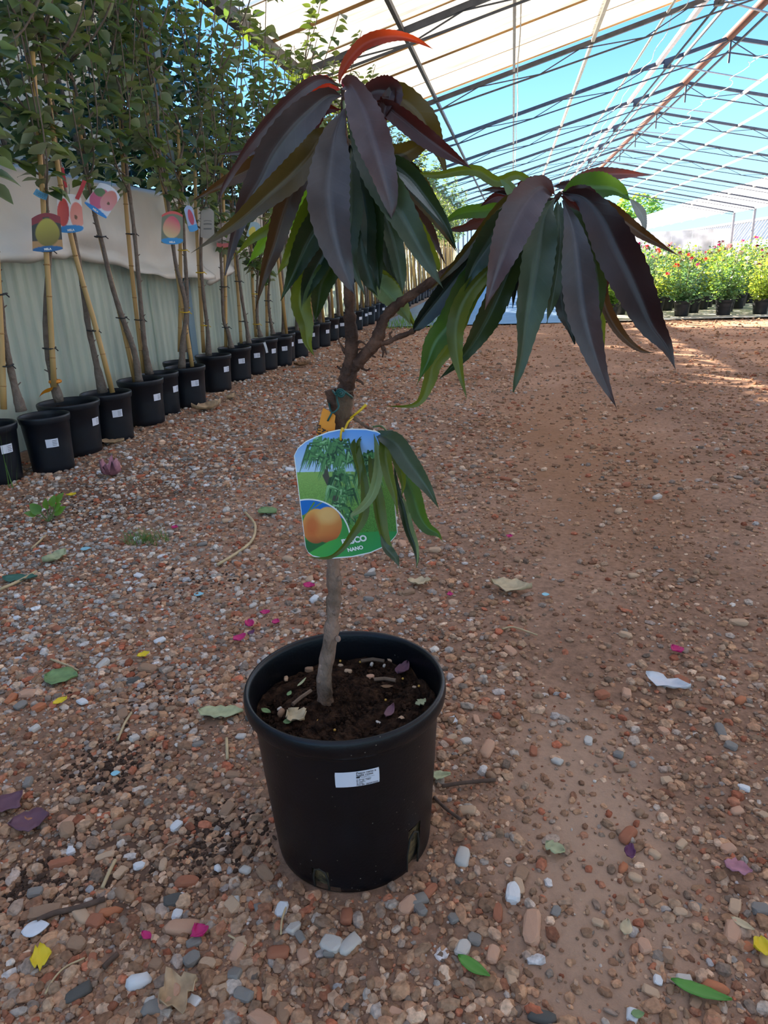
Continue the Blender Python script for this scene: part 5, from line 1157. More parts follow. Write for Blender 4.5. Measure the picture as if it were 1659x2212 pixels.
M_strap = mat('yellow_strap', '#e0b41e', .4)
mb = MB(torg); P = [cpx(566, 414)+np.array([0, -.0012, 0]), cpx(571, 370)+np.array([0, -.0035, 0]), cpx(575, 330)+np.array([0, -.0025, 0]), cpx(577, 324)+np.array([0, .002, .001]), cpx(580, 345)+np.array([0, .005, 0]), pt(746, 925, -.026), pt(752, 912, -.022), pt(762, 902, -.006)]
mb.tube(spline(P, 40), .0014, 6); mb.tube([pt(757, 903, -.012), pt(775, 889, -.012), pt(791, 874, -.012)], [.0012, .0015, .0018], 6); mb.build('strap', M_strap, TG, smooth=True)
mb = MB(torg); q0 = cpx(566, 418)+np.array([0, .0016, 0]); mb.add([q0+np.array([.0021*math.cos(a), -.0008, .0021*math.sin(a)]) for a in np.linspace(0, 6.2, 16)], [tuple(range(16))]); mb.build('eyelet', M_ink, TG)
# orange tag with black handwriting, held by green wire
M_otag = mat('orange_tag', '#ef9426', .45)
oo = pt(700, 920, -.03)
OT = empty('orange_tag', oo, 'small orange plastic tag with black handwriting behind the big picture tag', 'tag')
zp = lambda x, y, d=-.028: pt(660+x*.09645, 820+y*.09645, d)
poly = [(395, 640), (420, 650), (570, 730), (620, 765), (668, 815), (650, 960), (668, 1000), (655, 1130), (640, 1330), (230, 1330), (300, 1010), (360, 740)]
V = [zp(*q)-oo for q in poly]; V2 = [v+np.array([0, .0009, 0]) for v in V]; n = len(V)
obj('plate', mesh('plate', V+V2, [tuple(range(n)), tuple(range(2*n-1, n-1, -1))]+[(i, i+n, (i+1) % n+n, (i+1) % n) for i in range(n)], M_otag), OT)
vx = zp(330, 1260)-zp(330, 1040); ux = zp(500, 1100)-zp(300, 1080)
text_mesh('EU PE', .0062, M_ink, zp(300, 1150)-oo+np.array([0, -.0006, 0]), vx, ux, OT, 'handwriting', .0002); text_mesh('A A', .0068, M_ink, zp(410, 1190)-oo+np.array([0, -.0006, 0]), vx, ux, OT, 'handwriting', .0002)
text_mesh('A 1', .0062, M_ink, zp(520, 1230)-oo+np.array([0, -.0006, 0]), vx, ux, OT, 'handwriting', .0002)
M_wire = mat('green_plastic_wire', '#0f4f4a', .4)
mb = MB(oo); W_ = [zp(495, 925, -.030), zp(545, 830, -.031), zp(585, 745, -.030), zp(560, 690, -.026), zp(540, 600, -.012), zp(530, 520, -.004)]
mb.tube(spline(W_, 16), .0011, 6)
W_ = [zp(590, 740, -.030), zp(640, 730, -.030), zp(720, 660, -.028), zp(745, 590, -.026), zp(720, 500, -.024), zp(700, 400, -.024), zp(690, 300, -.026)]
W_ += [zp(785+r_*math.cos(a), 310+r_*math.sin(a), -.027-.001*k) for k, (a, r_) in enumerate((a_, 105-6*i) for i, a_ in enumerate(np.linspace(3.3, 3.3+6.28*2.2, 16)))]
mb.tube(spline(W_, 90), .0011, 6)
mb.tube(spline([zp(770, 220, -.028), zp(860, 260, -.028), zp(940, 320, -.026), zp(1035, 390, -.014), zp(1045, 420, .002)], 14), .0014, 6)
mb.tube(spline([zp(610, 250, -.012), zp(650, 300, -.024), zp(690, 350, -.028)], 8), .0013, 6)
mb.build('wire', M_wire, OT, smooth=True)

# ================================================================== POTTED ROSES ON THE RIGHT
M_rl = [leaf_mat('rose_leaf_green', '#567a34', '#7d9a5a', .35, '#a5c83a'), leaf_mat('rose_leaf_yellow_green', '#76903a', '#93a860', .38, '#c8d84a'), leaf_mat('rose_leaf_blue_green', '#4a6f4c', '#7f9a80', .28, '#7fa84a')]
M_rstem = mat('rose_stem', '#5f6f3a', .7)
BLOOM_M = {k: mat(k+'_bloom', h, .6, trans=.25, tcol=h) for k, h in dict(magenta='#c8287a', red='#c02c2c', crimson='#5f1a28', white='#ece4e2', pink='#d88a94', coral='#d0584a').items()}
def rosette(seed):
    r = random.Random(seed); V = []; Fc = []
    for ring, (n, rad, z, tilt) in enumerate(((5, .036, -.004, .35), (5, .029, .006, .8), (4, .020, .013, 1.1), (3, .011, .017, 1.3))):
        for k in range(n):
            a = 6.28*(k+r.random()*.4)/n+ring*.5; ca, sa = math.cos(a), math.sin(a); b0 = len(V); w_ = rad*.75
            for (t_, wq) in ((.15, .4), (.65, 1.0), (1.0, .65)):
                rr = rad*t_*math.cos(tilt)+.003; zz = z+rad*t_*math.sin(tilt)-.004*(t_ > .9)
                for s in (-1, 1): V.append((ca*rr-sa*w_*wq*s*.6, sa*rr+ca*w_*wq*s*.6, zz))
            Fc += [(b0, b0+1, b0+3, b0+2), (b0+2, b0+3, b0+5, b0+4)]
    return V, Fc
BLOOM = {k: [mesh('bloom', *rosette(i*7+len(k)), BLOOM_M[k], True) for i in range(2)] for k in BLOOM_M}
def rose_foliage(seed, h, w_, n):
    r = random.Random(seed); V = []; Fc = []; stems = MB(); tips = []
    for s in range(11):
        a = r.uniform(0, 6.28); q = w_*r.uniform(.2, 1.0); hh = h*r.uniform(.6, 1.08); P = spline([(0, 0, .16), (q*.4*math.cos(a), q*.4*math.sin(a), .16+hh*.4), (q*math.cos(a), q*math.sin(a), .16+hh)], 8)
        stems.tube(P, np.linspace(.006, .003, 8), 5); tips.append(P[-1])
        for k in range(n//11):
            f = r.uniform(.12, 1)*6.99; i = int(f); p = P[i]+(P[min(i+1, 7)]-P[i])*(f-i); az = r.uniform(0, 6.28); el = r.uniform(-.5, .5); d = np.array([math.cos(az)*math.cos(el), math.sin(az)*math.cos(el), math.sin(el)])
            p = p+d*r.uniform(0, .07)
            if k % 4 == 0: a2 = r.uniform(0, 6.28); q2 = .06+.17*r.random(); p = np.array([q2*math.cos(a2), q2*math.sin(a2), r.uniform(.17, .42)])
            M4 = np.array(leaf_xform(p, d, (r.uniform(-.8, .8), r.uniform(-.9, .5), 1), r.uniform(.035, .065)))
            v_, f_ = ALV[r.randrange(6)]; v_ = np.array(v_)*np.array([1, 1.35, 1]); keep = [0, 1, 2, 3, 7, 8, 9, 13, 14, 15][:10]
            v4 = np.c_[v_[keep], np.ones(len(keep))] @ M4.T; b0 = len(V); V += v4[:, :3].tolist()
            Fc += [tuple(q_+b0 for q_ in f) for f in ((0, 1, 2), (0, 2, 3), (1, 4, 5, 2), (2, 5, 6, 3), (4, 7, 8, 5), (5, 8, 9, 6))]
    return mesh('foliage', V, Fc, M_rl[seed % 3], True), mesh('stem', stems.v, stems.f, M_rstem, True), tips
RF = [rose_foliage(60+i, (.42, .47, .51, .56)[i % 4], .25, 620) for i in range(8)]
RPOT = pot_mesh(.105, .08, .19, n=24); RSOIL = soil_mesh(.094, .165, n=16)
rr_ = random.Random(77); front = True; yy = 9.78; row = 0; blabel = {}
HUES = ['magenta', 'red', 'crimson', 'white', 'pink', 'coral']
while yy < 15.6:
    x = 1.22+(row % 2)*.2; col = 0
    while x < .33*yy+.25:
        q = rr_.randrange(8) if row else [0, 4, 2, 1, 5, 3, 0, 6][int((x-1.2)/.46) % 8]; fol, stm, tips = RF[q]
        xx = x+rr_.uniform(-.05, .05); y_ = yy+rr_.uniform(-.05, .05)
        R_ = empty('potted_rose', (xx, y_, .015), None, 'rose bush', 'potted roses standing in rows on pale cloth', rz=0)
        R_['label'] = ('potted rose bush in the front row, %s from the path' if row == 0 else 'potted rose bush in the '+nth(row)+' row from the front, %s from the path') % nth(col)
        obj('pot', RPOT, R_); obj('soil', RSOIL, R_)
        hs = 1.0 if row == 0 else 1.0+.05*min(row, 4)+rr_.uniform(-.05, .12)
        rz = rr_.uniform(0, 6.28)
        f = obj('foliage', fol, R_); f['kind'] = 'stuff'; f.rotation_euler.z = rz; f.scale = (1, 1, hs)
        s = obj('stem', stm, R_); s.rotation_euler.z = rz; s.scale = (1, 1, hs)
        nb = rr_.choice([0, 1, 1, 2]) if row == 0 else rr_.choice([1, 2, 3, 3])
        hue = rr_.choice(HUES if row < 4 else ['crimson', 'crimson', 'red', 'pink', 'magenta'])
        for k in range(nb):
            t_ = tips[rr_.randrange(11)]; c_, s_ = math.cos(rz), math.sin(rz)
            b_ = obj('bloom', BLOOM[hue][k % 2], R_, (t_[0]*c_-t_[1]*s_, t_[0]*s_+t_[1]*c_, t_[2]*hs+.02)); sc = rr_.uniform(.8, 1.25); b_.scale = (sc, sc, sc)
            b_.rotation_euler = (rr_.uniform(-.2, .9), rr_.uniform(-.5, .5), rr_.uniform(0, 6))
        x += .45; col += 1
    yy += .52; row += 1

# ================================================================== NEIGHBOURING HOUSES, HEDGES, TREES
M_wp = panel_mat('white_polythene', srgb('#dcdee0'), .38, .03)
M_wall2 = panel_mat('bluish_side_sheet', srgb('#8fa6c6'), .25, .10)
M_wbar = mat('white_bar', '#e6e6e8', .5)
# next greenhouse bay: white covered roof rising to the right, and its slanting side wall under it
nb_ = empty('white_greenhouse', (14, 30, 0), 'white polythene covered greenhouse beyond the roses on the right', 'greenhouse')
org = (14, 30, 0)
y = 8
while y < 128:
    mb = MB(org); mb.add([(11.62, y, 2.70), (18, y, 5.45), (18, y+1.14, 5.45), (11.62, y+1.14, 2.70)], [(0, 1, 2, 3)]); mb.build('roof_sheet', M_wp, nb_); y += 1.156
for y in np.arange(8, 128, 3.47): mb = MB(org); mb.bar((11.62, y, 2.66), (18, y, 5.4), .05); mb.build('rafter', M_wbar, nb_)
y = 14
while y < 128:
    mb = MB(org); mb.add([(13.2, y, .25), (14.5, y, 2.35), (14.5, y+1.14, 2.35), (13.2, y+1.14, .25)], [(0, 1, 2, 3)]); mb.build('side_sheet', M_wall2, nb_)
    for dy in (0, .58): mb = MB(org); mb.bar((13.18, y+dy, .25), (14.48, y+dy, 2.35), .07, .04); mb.build('glazing_bar', M_wbar, nb_)
    y += 1.156
for (x, z) in ((13.18, .25), (14.48, 2.38), (18, 5.48)): mb = MB(org); mb.bar((x, 8, z), (x, 128, z), .10, .14); mb.build('rail', M_wbar, nb_)
# far gable end of our own greenhouse
ge_ = empty('wall_back', (4, 47, 0), 'pale translucent end wall far down the greenhouse', None, None, 'structure')
for x in np.arange(-2.3, 11.5, 1.15):
    zt = zl(x+.55) if x < RX-.5 else zr(x+.55); mb = MB((4, 47, 0)); mb.box((x, 47, .0), (x+1.13, 47.02, min(1.9, zt))); mb.build('end_sheet', M_wp, ge_)

# house beyond the left wall: pale ribbed wall with a tiled eave
M_beige = mat('beige_ribbed_wall', '#b9a88a', .8, var=.15, scale=3, color2='#a8987c')
M_tile = mat('terracotta_tile', '#8a5138', .8, var=.3, scale=8)
hs_ = empty('neighbour_house', (-6, 4, 0), 'beige walled house with terracotta eave behind the apple trees', 'house')
mb = MB((-6, 4, 0)); V = []; n = 260
for q in range(n+1):
    y = -5+15.6*q/n; dx = .02*(1 if q % 4 < 2 else 0); V += [(-5.5+dx, y, 0), (-5.5+dx, y, 4.45)]
mb.add(V, [(2*q, 2*q+1, 2*q+3, 2*q+2) for q in range(n)]); mb.add([(-5.5, 10.6, 0), (-8.5, 10.6, 0), (-8.5, 10.6, 4.45), (-5.5, 10.6, 4.45)], [(0, 1, 2, 3)]); mb.build('wall', M_beige, hs_)
tmb = MB(); tmb.tube([(0, 0, 0), (-3.6, 0, 1.0)], .12, 10); tm = mesh('roof_tile', tmb.v, tmb.f, M_tile, True)
for k in range(76): obj('roof_tile', tm, hs_, (.85-.0, -9+k*.205+.0, 4.45))

# ivy and hedge behind the wall
def leaf_mass(name, n, samp, size, mats_, seed, lab, cat, stems=None, flat=False):
    r = random.Random(seed); V = []; Fc = []; mi = []
    for i in range(n):
        p = samp(r)
        if p is None: continue
        az = r.uniform(0, 6.28); el = r.uniform(-.6, .5); d = np.array([math.cos(az)*math.cos(el), math.sin(az)*math.cos(el), math.sin(el)])
        M4 = np.array(leaf_xform(p, d, (r.uniform(-.8, .8), r.uniform(-.8, .8), .8), size*r.uniform(.7, 1.4))); v_ = np.array(ALV[r.randrange(6)][0])[[0, 1, 2, 3, 7, 8, 9, 13, 14, 15]]
        v4 = np.c_[v_*np.array([1, 1.3, 1]), np.ones(10)] @ M4.T; b0 = len(V); V += v4[:, :3].tolist()
        Fc += [tuple(q_+b0 for q_ in f) for f in ((0, 1, 2), (0, 2, 3), (1, 4, 5, 2), (2, 5, 6, 3), (4, 7, 8, 5), (5, 8, 9, 6))]; mi += [r.randrange(len(mats_))]*6
    org = np.array(V).mean(0); org[2] = 0; R_ = empty(name, org, lab, cat)
    f = obj('foliage', mesh('foliage', np.array(V)-org, Fc, mats_, True, midx=mi), R_); f['kind'] = 'stuff'
    if stems:
        mb = MB(org)
        for P_, r_ in stems: mb.tube(P_, r_, 7)
        mb.build('trunk', M_bark, R_)
    return R_
M_ivy = [leaf_mat('ivy_dark', '#1f3a2c', '#2f4a3a', .12, '#3f6a2a'), leaf_mat('ivy_mid', '#2a4a34', '#3f5f48', .15, '#4f7a2a')]
def hedge_s(r):
    y = r.uniform(1.5, 9.0); top = (3.25+.12*math.sin(3*y))*(1 if y < 8.2 else .75); z = r.uniform(0.15, 1)*top; x = -3.05-r.random()**1.5*.6
    if 6.4 < y < 7.1 and z > 2.75: return None
    if 4.5 < y < 5.35 and 1.55 < z < 2.35 and r.random() < .93: return None
    return (x, y, z)
leaf_mass('ivy_hedge', 15000, hedge_s, .085, M_ivy, 1, 'dark ivy hedge behind the white sheet and the apple trees', 'hedge', [([(-3.3, 2+.9*k, 0), (-3.25, 2.05+.9*k, 1.2), (-3.35, 1.95+.9*k, 2.2)], .02) for k in range(8)])
def hedge2(r):
    y = r.uniform(9.0, 26); z = r.uniform(0, 1)*(1.45+.12*math.sin(2.3*y)+(.5 if y > 11 else 0)); return (-2.95-r.random()*.5, y, z)
leaf_mass('hedge', 5200, hedge2, .12, M_ivy, 2, 'low dark hedge running on behind the far stretch of green wall', 'hedge')
def blobs(bl):
    def f(r):
        c, R_ = bl[r.randrange(len(bl))]; d = np.array([r.gauss(0, 1) for _ in range(3)]); d /= np.linalg.norm(d); return np.array(c)+d*np.array(R_)*r.uniform(.55, 1)**.5
    return f
M_sunl = [leaf_mat('bright_tree_leaf', '#6f9438', '#93ac5a', .4, '#b9d84a'), leaf_mat('tree_leaf', '#4f7a34', '#7a9a55', .35, '#93b83a')]
leaf_mass('broadleaf_tree', 5200, blobs([((-6.2, 42, 3.9), (2.2, 3.2, 2.2)), ((-5.2, 44, 2.9), (1.7, 2.6, 1.7)), ((-7.4, 39, 4.4), (1.8, 2.6, 2.0)), ((-4.9, 42, 1.9), (1.6, 2.6, 1.3))]), .30, M_sunl, 3, 'bright green tree at the far end of the left wall', 'tree', [([(-6.2, 42, 0), (-6.1, 42, 2.0), (-6.0, 42, 4)], .16)])
leaf_mass('bushy_tree', 2600, blobs([((-11.5, 56, 6.4), (3.4, 4, 3.6)), ((-9.5, 62, 5.0), (3, 4, 3.4))]), .45, M_sunl, 4, 'tall tree far off behind the bright green one', 'tree', [([(-11, 57, 0), (-11.1, 57, 3), (-11.3, 56, 6)], .2)])
leaf_mass('distant_tree', 1700, blobs([((21.6, 141, 7.9), (4.0, 4.0, 2.6)), ((18.4, 143, 6.4), (3.0, 4.0, 1.9))]), .75, M_sunl, 5, 'distant tree showing over the white roof on the right', 'tree', [([(20.4, 142, 0), (20.4, 142, 4), (20.8, 141.5, 7)], .35)])
def tall(r): y = r.uniform(10.4, 19.2); return (-9-r.random()**2*1.6, y, (r.uniform(0, 1) if r.random() < .7 else r.uniform(.8, 1))*7.26)  # added leaf screen, mostly hidden: blocks low sun to shape the lit strip
leaf_mass('sun_blocker', 11000, tall, .24, M_ivy, 8, 'added dark leaf screen far behind the apple trees, blocking the low sun', 'hedge', [([(-9.7, 11.5+1.5*k, 0), (-9.7, 11.5+1.5*k, 3), (-9.7, 11.5+1.5*k, 6)], .09) for k in range(5)])
leaf_mass('shrub', 1800, blobs([((.3, 40, .9), (2.2, 1.5, .9)), ((3, 41, .9), (2, 1.5, .8))]), .22, M_sunl, 6, 'sunlit shrubs at the far end of the path', 'shrub', [([(.3, 40, 0), (.3, 40, .4), (.35, 40, .9)], .04)])

# ================================================================== LITTER, WEEDS, TWIGS
def on(u, v, dz=0.0): p = g(u, v); return np.array([p[0], p[1], float(hgt(p[0], p[1]))+dz])
LEAFCOL = dict(green=mat('fallen_leaf_green', '#7f9a62', .6, var=.2, scale=60, trans=.15), pale=mat('fallen_leaf_pale', '#b5b78a', .6, var=.2, scale=60, trans=.15), tan=mat('fallen_leaf_tan', '#c2ad88', .7, var=.25, scale=50), beige=mat('dry_leaf_beige', '#b39470', .8, var=.3, scale=50),
               brown=mat('dry_leaf_brown', '#7a5a3c', .8, var=.3, scale=50), blue=mat('dark_green_scrap', '#3f6a5a', .5), pink=mat('withered_pink_bloom', '#a8707a', .7, var=.25, scale=60), plum=mat('plum_leaf', '#6a4550', .6), magenta=mat('magenta_petal', '#c01f66', .55), yellow=mat('yellow_petal', '#e3c421', .55),
               paper=mat('white_paper', '#d8d6d6', .7, var=.06, scale=60), fresh=mat('fresh_green_leaf', '#5f9a3a', .45, trans=.2), aqua=mat('aqua_chip', '#8fc4cf', .6), purple=mat('purple_petal', '#5f2a4f', .6))
def flat_leaf(name, p, L_, W_, rz, key, lab, cat='leaf', curl=.25, rag=.0, group=None, tilt=(0, 0), seed=None, ns=9):
    r = random.Random(seed if seed is not None else int(abs(p[0]*1e4+p[1]*1e4))); V = []; 
    for i in range(ns+1):
        t_ = i/ns; w_ = W_/2*max(.03, math.sin(math.pi*t_**.85)**.8)*(1+rag*r.uniform(-1, 1))
        zc = curl*L_*.35*(t_-.5)**2*2
        for f in (-1, -.5, 0, .5, 1): V.append(((t_-.5)*L_, f*w_*(1+rag*r.uniform(-.6, .6)), zc+abs(f)**2*curl*W_*.35*r.uniform(.6, 1.4)+r.uniform(-1, 1)*rag*.004))
    zmin = min(v[2] for v in V); V = [(a, b_, c_-zmin+.0008) for a, b_, c_ in V]
    Fc = [(i*5+k, i*5+k+1, (i+1)*5+k+1, (i+1)*5+k) for i in range(ns) for k in range(4)]
    o = obj(name, mesh(name, V, Fc, LEAFCOL[key], True), None, p); o.rotation_euler = (tilt[0], tilt[1], rz)
    md = o.modifiers.new('s', 'SOLIDIFY'); md.thickness = min(.0012, W_*.05); md.offset = 1
    return tag(o, lab, cat, group)
mpp = lambda u, v: np.linalg.norm(g(u, v)-O)/F_PX
def litter(name, u, v, lpx, wpx, rz, key, lab, cat='leaf', **k):
    p = on(u, v, .009); s = mpp(u, v); return flat_leaf(name, p, lpx*s*1.1, wpx*s*1.5, rz, key, lab, cat, **k)
litter('fallen_leaf', 134, 1468, 58, 40, .1, 'green', 'broad green apple leaf lying on grey gravel left of the pot')
litter('fallen_leaf', 478, 1546, 84, 30, .1, 'pale', 'long pale green wavy leaf lying just left of the pot rim', rag=.25)
litter('fallen_leaf', 580, 1110, 44, 28, -.5, 'green', 'pale green leaf lying behind the pot, above the long curved straw')
litter('fallen_leaf', 120, 1212, 50, 26, 1.3, 'pale', 'curled cream leaf standing on dark gravel below the left weed', curl=.6, rag=.2)
litter('fallen_leaf', 1104, 1281, 78, 34, -.2, 'tan', 'torn grey beige leaf on the open earth right of the trunk', rag=.3, curl=.5)
litter('fallen_leaf', 905, 1268, 44, 22, .2, 'tan', 'crumpled cream leaf on the earth right of the trunk foot', rag=.3, curl=.5)
litter('fallen_leaf', 1198, 1855, 34, 20, -.5, 'pale', 'small torn pale green leaf on the sandy patch', rag=.35)
litter('fallen_leaf', 242, 962, 48, 18, .15, 'beige', 'domed dry tan leaf against the foot of the fourth row pot', curl=.5)
litter('fallen_leaf', 500, 865, 30, 14, 1.4, 'beige', 'upright dry leaf near the row of pots', curl=.7)
litter('fallen_leaf', 448, 890, 60, 26, .9, 'beige', 'heap of crumpled dry leaf beside the row pots', rag=.4, curl=.7)
litter('fallen_leaf', 652, 792, 30, 16, .3, 'brown', 'dry brown curled leaf at the foot of the far row pots', curl=.7)
litter('fallen_leaf', 1023, 2108, 60, 16, -.5, 'fresh', 'narrow bright green leaf blade at the lower middle of the floor')
litter('fallen_leaf', 1510, 2165, 84, 16, -.25, 'fresh', 'long narrow dark green leaf beside an orange stone, lower right')
litter('fallen_leaf', 1375, 2160+52, 20, 10, .2, 'green', 'tiny green leaf tip at the bottom edge of the floor')
litter('fallen_leaf', 950, 1690, 40, 16, .2, 'pale', 'small frayed leaf just right of the pot wall', rag=.35)
litter('fallen_leaf', 1350, 2030, 30, 14, 1.3, 'tan', 'narrow greyish dry leaf among stones at the lower right', curl=.4)
litter('fallen_leaf', 1600, 2020, 34, 10, -.6, 'tan', 'slim curved dry leaf near the right edge')
litter('fallen_leaf', 390, 2160, 60, 46, .8, 'beige', 'ragged dry leaf at the bottom edge left of the middle', rag=.5, curl=.5)
litter('fallen_leaf', 1590, 1900, 40, 22, -.4, 'pink', 'pinkish withered leaf near the right edge', rag=.35)
litter('fallen_leaf', 65, 1780, 60, 40, .5, 'plum', 'plum coloured withered leaf at the left edge', rag=.35)
litter('fallen_leaf', 20, 1740, 50, 34, 1.2, 'plum', 'dark plum leaf scrap at the very left edge', rag=.35)
litter('fallen_leaf', 45, 1255, 60, 22, .2, 'blue', 'dark blue green leaf scrap with straw at the left edge', rag=.3)
litter('withered_bloom', 243, 1035, 34, 40, .4, 'pink', 'withered dusty pink rose bloom on the gravel before the row pots', 'flower', rag=.4, curl=1.2)
litter('paper_scrap', 1440, 1493, 76, 26, -.45, 'paper', 'crumpled torn white paper scrap on the earth at the right', 'paper', rag=.3, curl=.6)
litter('paper_scrap', 92, 2078, 28, 30, .6, 'yellow', 'bright yellow petal scrap at the lower left', 'petal', rag=.3)
litter('paper_scrap', 78, 2012, 40, 22, .5, 'paper', 'white chip of board beside a long brown stone, lower left', 'scrap', curl=.05)
litter('plastic_chip', 1178, 1293, 14, 10, 0, 'aqua', 'tiny light blue chip right of the torn beige leaf', 'scrap', curl=.1)
litter('plastic_chip', 186, 1191, 18, 12, .4, 'aqua', 'light blue green chip on dark gravel at the left', 'scrap', curl=.1)
litter('plastic_chip', 430, 1287, 18, 12, .4, 'aqua', 'pale blue chip on gravel left of the trunk', 'scrap', curl=.1)
litter('plastic_chip', 250, 1673, 16, 10, .4, 'aqua', 'pale turquoise chip on gravel left of the pot body', 'scrap', curl=.1)
for i, (u, v, l_, w_, k, lab) in enumerate(((668, 1271, 22, 14, 'magenta', 'magenta petal right behind the trunk foot'), (573, 1326, 18, 12, 'magenta', 'pink petal highest of the four left of the pot rim'), (540, 1353, 16, 22, 'magenta', 'pink and white petal standing left of the pot rim'), (518, 1382, 26, 14, 'magenta', 'largest pink petal of the group left of the pot rim'),
     (543, 1370, 18, 8, 'purple', 'dark pink petal sliver beside the largest pink petal'), (596, 1346, 18, 10, 'magenta', 'pink petal nearest the pot rim'), (972, 1294, 16, 8, 'magenta', 'small magenta petal on the earth right of the trunk'), (1460, 1418, 24, 16, 'magenta', 'crumpled magenta petal above the white paper scrap'),
     (433, 2023, 26, 20, 'magenta', 'deep magenta petal on a tan stone, lower left'), (318, 2029, 22, 10, 'magenta', 'thin magenta petal left of the tan stone, lower left'), (1358, 1866, 16, 22, 'purple', 'dark purple dried petal under the red stone, right'), (1640, 2072, 22, 26, 'yellow', 'pale yellow petal at the right edge'),
     (155, 1075, 16, 10, 'yellow', 'small yellow leaf bit beside the left weed'), (310, 1418, 22, 12, 'yellow', 'yellow edged petal chip on gravel left of the pot'), (132, 1523, 24, 12, 'yellow', 'yellow and white petal chip at the left'), (1100, 1170, 14, 8, 'magenta', 'tiny red petal on the open earth'), (378, 1146, 14, 8, 'magenta', 'tiny red petal beside the grass tuft'))):
    litter('petal', u, v, l_, w_, .3*i, k, lab, 'petal', curl=.5, rag=.15, group='petals lying about the floor')
def in_pot(name, u, v, lpx, wpx, rz, key, lab, cat='leaf', **k):
    p = g(u, v, SZ+.012); o = flat_leaf(name, p, lpx*.00062, wpx*.00075, rz, key, lab, cat, **k); return o
in_pot('fallen_leaf', 870, 1448, 54, 26, 1.25, 'plum', 'plum coloured pointed peach leaf standing in the pot', curl=.6)
in_pot('fallen_leaf', 640, 1552, 48, 34, -.5, 'tan', 'dry cream leaf crumpled on the potting soil at the left', rag=.4, curl=.6)
in_pot('fallen_leaf', 842, 1540, 48, 16, 1.4, 'plum', 'dark grey curled leaf on the potting soil near the front rim', curl=.6)
in_pot('fallen_leaf', 909, 1520, 30, 18, .9, 'pale', 'tiny pale lobed leaf by the right rim in the pot', rag=.4)
in_pot('fallen_leaf', 575, 1537, 28, 12, -.5, 'green', 'pale green leaf bit by the left rim in the pot')
in_pot('fallen_leaf', 890, 1424, 30, 16, -.2, 'green', 'small green sprig leaf by the back rim in the pot', rag=.2)
in_pot('fallen_leaf', 625, 1499, 20, 9, 1.5, 'green', 'small upright green seedling leaf in the pot left of the trunk')
in_pot('fallen_leaf', 622, 1560, 20, 14, .4, 'green', 'green leaf bit under the dry cream leaf in the pot')
in_pot('fallen_leaf', 652, 1475, 40, 6, 1.3, 'pale', 'thin yellow green stalk lying in the pot left of the trunk')
in_pot('fallen_leaf', 836, 1484, 30, 10, .1, 'brown', 'flat grey brown leaf flake on the soil in the pot')
# twigs and straws
M_straw = mat('straw', '#bfa57c', .7, var=.2, scale=30); M_stick = mat('brown_stick', '#5a4436', .85, var=.3, scale=40, bump=.4)
def stick(name, pts, rpx, m_, lab, cat):
    P = [on(u, v, 0) for u, v in pts]; s = mpp(*pts[0]); r_ = rpx*s
    P = [q+np.array([0, 0, r_+.006]) for q in P]; org = P[0]; mb = MB(org); mb.tube(spline(P, 14) if len(P) > 2 else P, r_, 7); o = mb.build(name, m_, None, org, True); return tag(o, lab, cat)
stick('twig', [(82, 1995), (120, 1978), (165, 1968), (228, 1948)], 5, M_stick, 'brown twig lying above the long tan stone, lower left', 'twig')
stick('twig', [(226, 2098), (243, 2080), (256, 2068)], 5, M_stick, 'short dark stick fragment among stones, lower left', 'twig')
stick('twig', [(955, 1712), (1000, 1706), (1070, 1700)], 4, M_stick, 'thin brown twig pointing right from the pot wall', 'twig')
stick('twig', [(938, 1735), (965, 1762), (995, 1785)], 3.5, M_stick, 'short brown twig leaning from the pot towards stones', 'twig')
stick('straw', [(530, 1112), (551, 1137), (545, 1170), (510, 1200), (470, 1225)], 2.6, M_straw, 'long curved pale straw on the gravel behind the pot', 'straw')
stick('straw', [(490, 1600), (492, 1645)], 3, M_straw, 'upright yellow straw just left of the pot body', 'straw')
stick('straw', [(222, 1922), (236, 1890), (250, 1862)], 3.5, M_straw, 'pale split straw on the gravel, lower left', 'straw')
stick('straw', [(100, 2155), (120, 2120), (145, 2095), (185, 2075)], 1.8, M_straw, 'fine dry stalk below the yellow petal', 'straw')
stick('straw', [(1085, 1372), (1110, 1368), (1160, 1385)], 2, M_straw, 'thin dry stalk on the open earth to the right', 'straw')
stick('straw', [(70, 1190), (100, 1165)], 2, M_straw, 'pale straw beside the blue green chip', 'straw')
stick('straw', [(0, 1280), (40, 1262), (80, 1240)], 3, M_straw, 'pale straws at the left edge', 'straw')
stick('straw', [(110, 1425), (150, 1440), (168, 1450)], 2, M_straw, 'thin straw above the broad green leaf', 'straw')
stick('straw', [(255, 1605), (270, 1570), (285, 1545)], 2.4, M_straw, 'dry straw on gravel left of the pot', 'straw')
stick('straw', [(620, 1965), (610, 2000), (608, 2030)], 2, M_straw, 'short straw in front of the pot', 'straw')
stick('straw', [(495, 2030), (520, 2045), (532, 2055)], 2, M_straw, 'dry stem among white stones, lower left', 'straw')
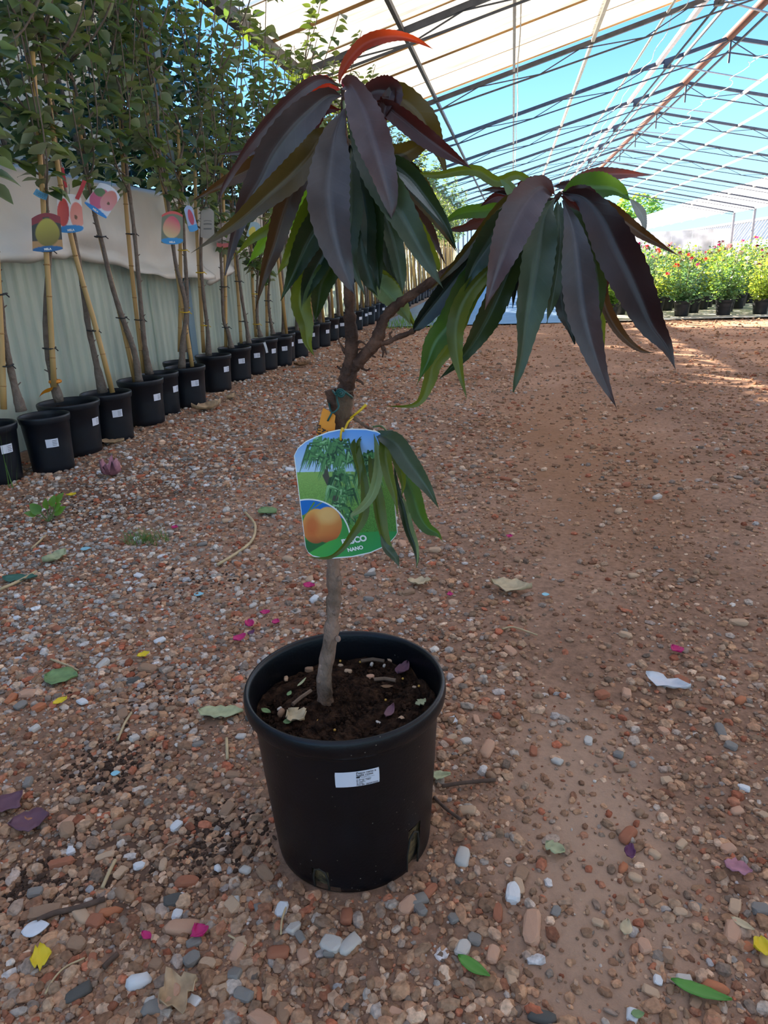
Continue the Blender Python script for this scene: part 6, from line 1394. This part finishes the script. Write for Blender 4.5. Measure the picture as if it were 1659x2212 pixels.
# weeds
M_weed = leaf_mat('weed_leaf', '#5f8a3c', '#7fae5a', .35, '#9ac83a')
M_grass = mat('grass_blade', '#4f7a35', .6, trans=.3, tcol='#7fa83a')
def blade(mb, p, q, w_, bend=.3):
    p = np.array(p); q = np.array(q); P = spline([p, (p+q)/2+np.array([0, 0, bend*np.linalg.norm(q-p)*.3]), q], 6); V = []
    sd = np.cross(q-p, [0, 0, 1.0]); sd = np.array([1.0, .2, 0]) if np.linalg.norm(sd) < 1e-4 else sd/np.linalg.norm(sd)
    for i, a in enumerate(P): V += [a-sd*w_*(1-i/5.3)/2, a+sd*w_*(1-i/5.3)/2]
    mb.add(V, [(2*i, 2*i+1, 2*i+3, 2*i+2) for i in range(5)])
p0 = on(105, 1128); R_ = empty('weed', p0, 'small bright green weed growing on dark gravel at the left', 'weed')
rw = random.Random(6)
for (u, v, L_) in ((60, 1105, .045), (75, 1090, .045), (100, 1085, .05), (128, 1090, .045), (135, 1060, .055), (90, 1138, .05), (140, 1135, .06), (115, 1075, .055), (80, 1100, .06), (122, 1110, .06)):
    q = atp(u, v, p0)-p0; mb = MB(); mb.tube([(0, 0, 0), q*.6], .0018, 5); mb.build('stem', M_rstem, R_)
    d = q/np.linalg.norm(q)+np.array([0, -.1, -.05]); o = obj('leaf', mesh('leaf', *apple_leaf(rw.randrange(50)), M_weed, True), R_); o.matrix_local = leaf_xform(q*.5, d, (0, -.8, 1), L_)
p0 = on(318, 1168); R_ = empty('grass_tuft', p0, 'low tuft of fine dark green grass on the gravel', 'grass'); mb = MB()
for k in range(150):
    a = rw.uniform(0, 6.28); q = rw.uniform(0, .05); l_ = rw.uniform(.03, .075); blade(mb, (q*math.cos(a)*1.6, q*math.sin(a), 0), (q*math.cos(a)*1.6+rw.uniform(-.05, .05), q*math.sin(a)+rw.uniform(-.03, .03), l_*.6), .0022)
b_ = mb.build('blades', M_grass, R_); b_['kind'] = 'stuff'
p0 = on(28, 1052); R_ = empty('tall_grass', p0, 'tall thin green grass blades before the nearest row pot', 'grass')
for (u, v, w_) in ((14, 925, .004), (0, 940, .004), (40, 960, .003), (22, 900, .0035), (8, 990, .003), (36, 1010, .003)):
    mb = MB(); blade(mb, (rw.uniform(-.02, .02), rw.uniform(-.02, .02), 0), atp(u, v, p0)-p0, w_*1.6, .15); mb.build('blade', M_grass, R_)
p0 = on(885, 704); R_ = empty('weed', p0, 'patch of low green weeds at the foot of the far row pots', 'weed'); mb = MB()
for k in range(220):
    a = rw.uniform(-.9, .9); q = rw.uniform(-.5, .6); blade(mb, (a*.4, q, 0), (a*.4+rw.uniform(-.08, .08), q+rw.uniform(-.08, .08), rw.uniform(.04, .14)), .012)
b_ = mb.build('leaves', M_weed, R_); b_['kind'] = 'stuff'
p0 = on(142, 1010); R_ = empty('weed', p0, 'tiny weed sprouting at the foot of a row pot', 'weed'); mb = MB()
for k in range(9): blade(mb, (0, 0, 0), (rw.uniform(-.03, .03), rw.uniform(-.03, .01), rw.uniform(.03, .07)), .01)
mb.build('leaf', M_weed, R_)
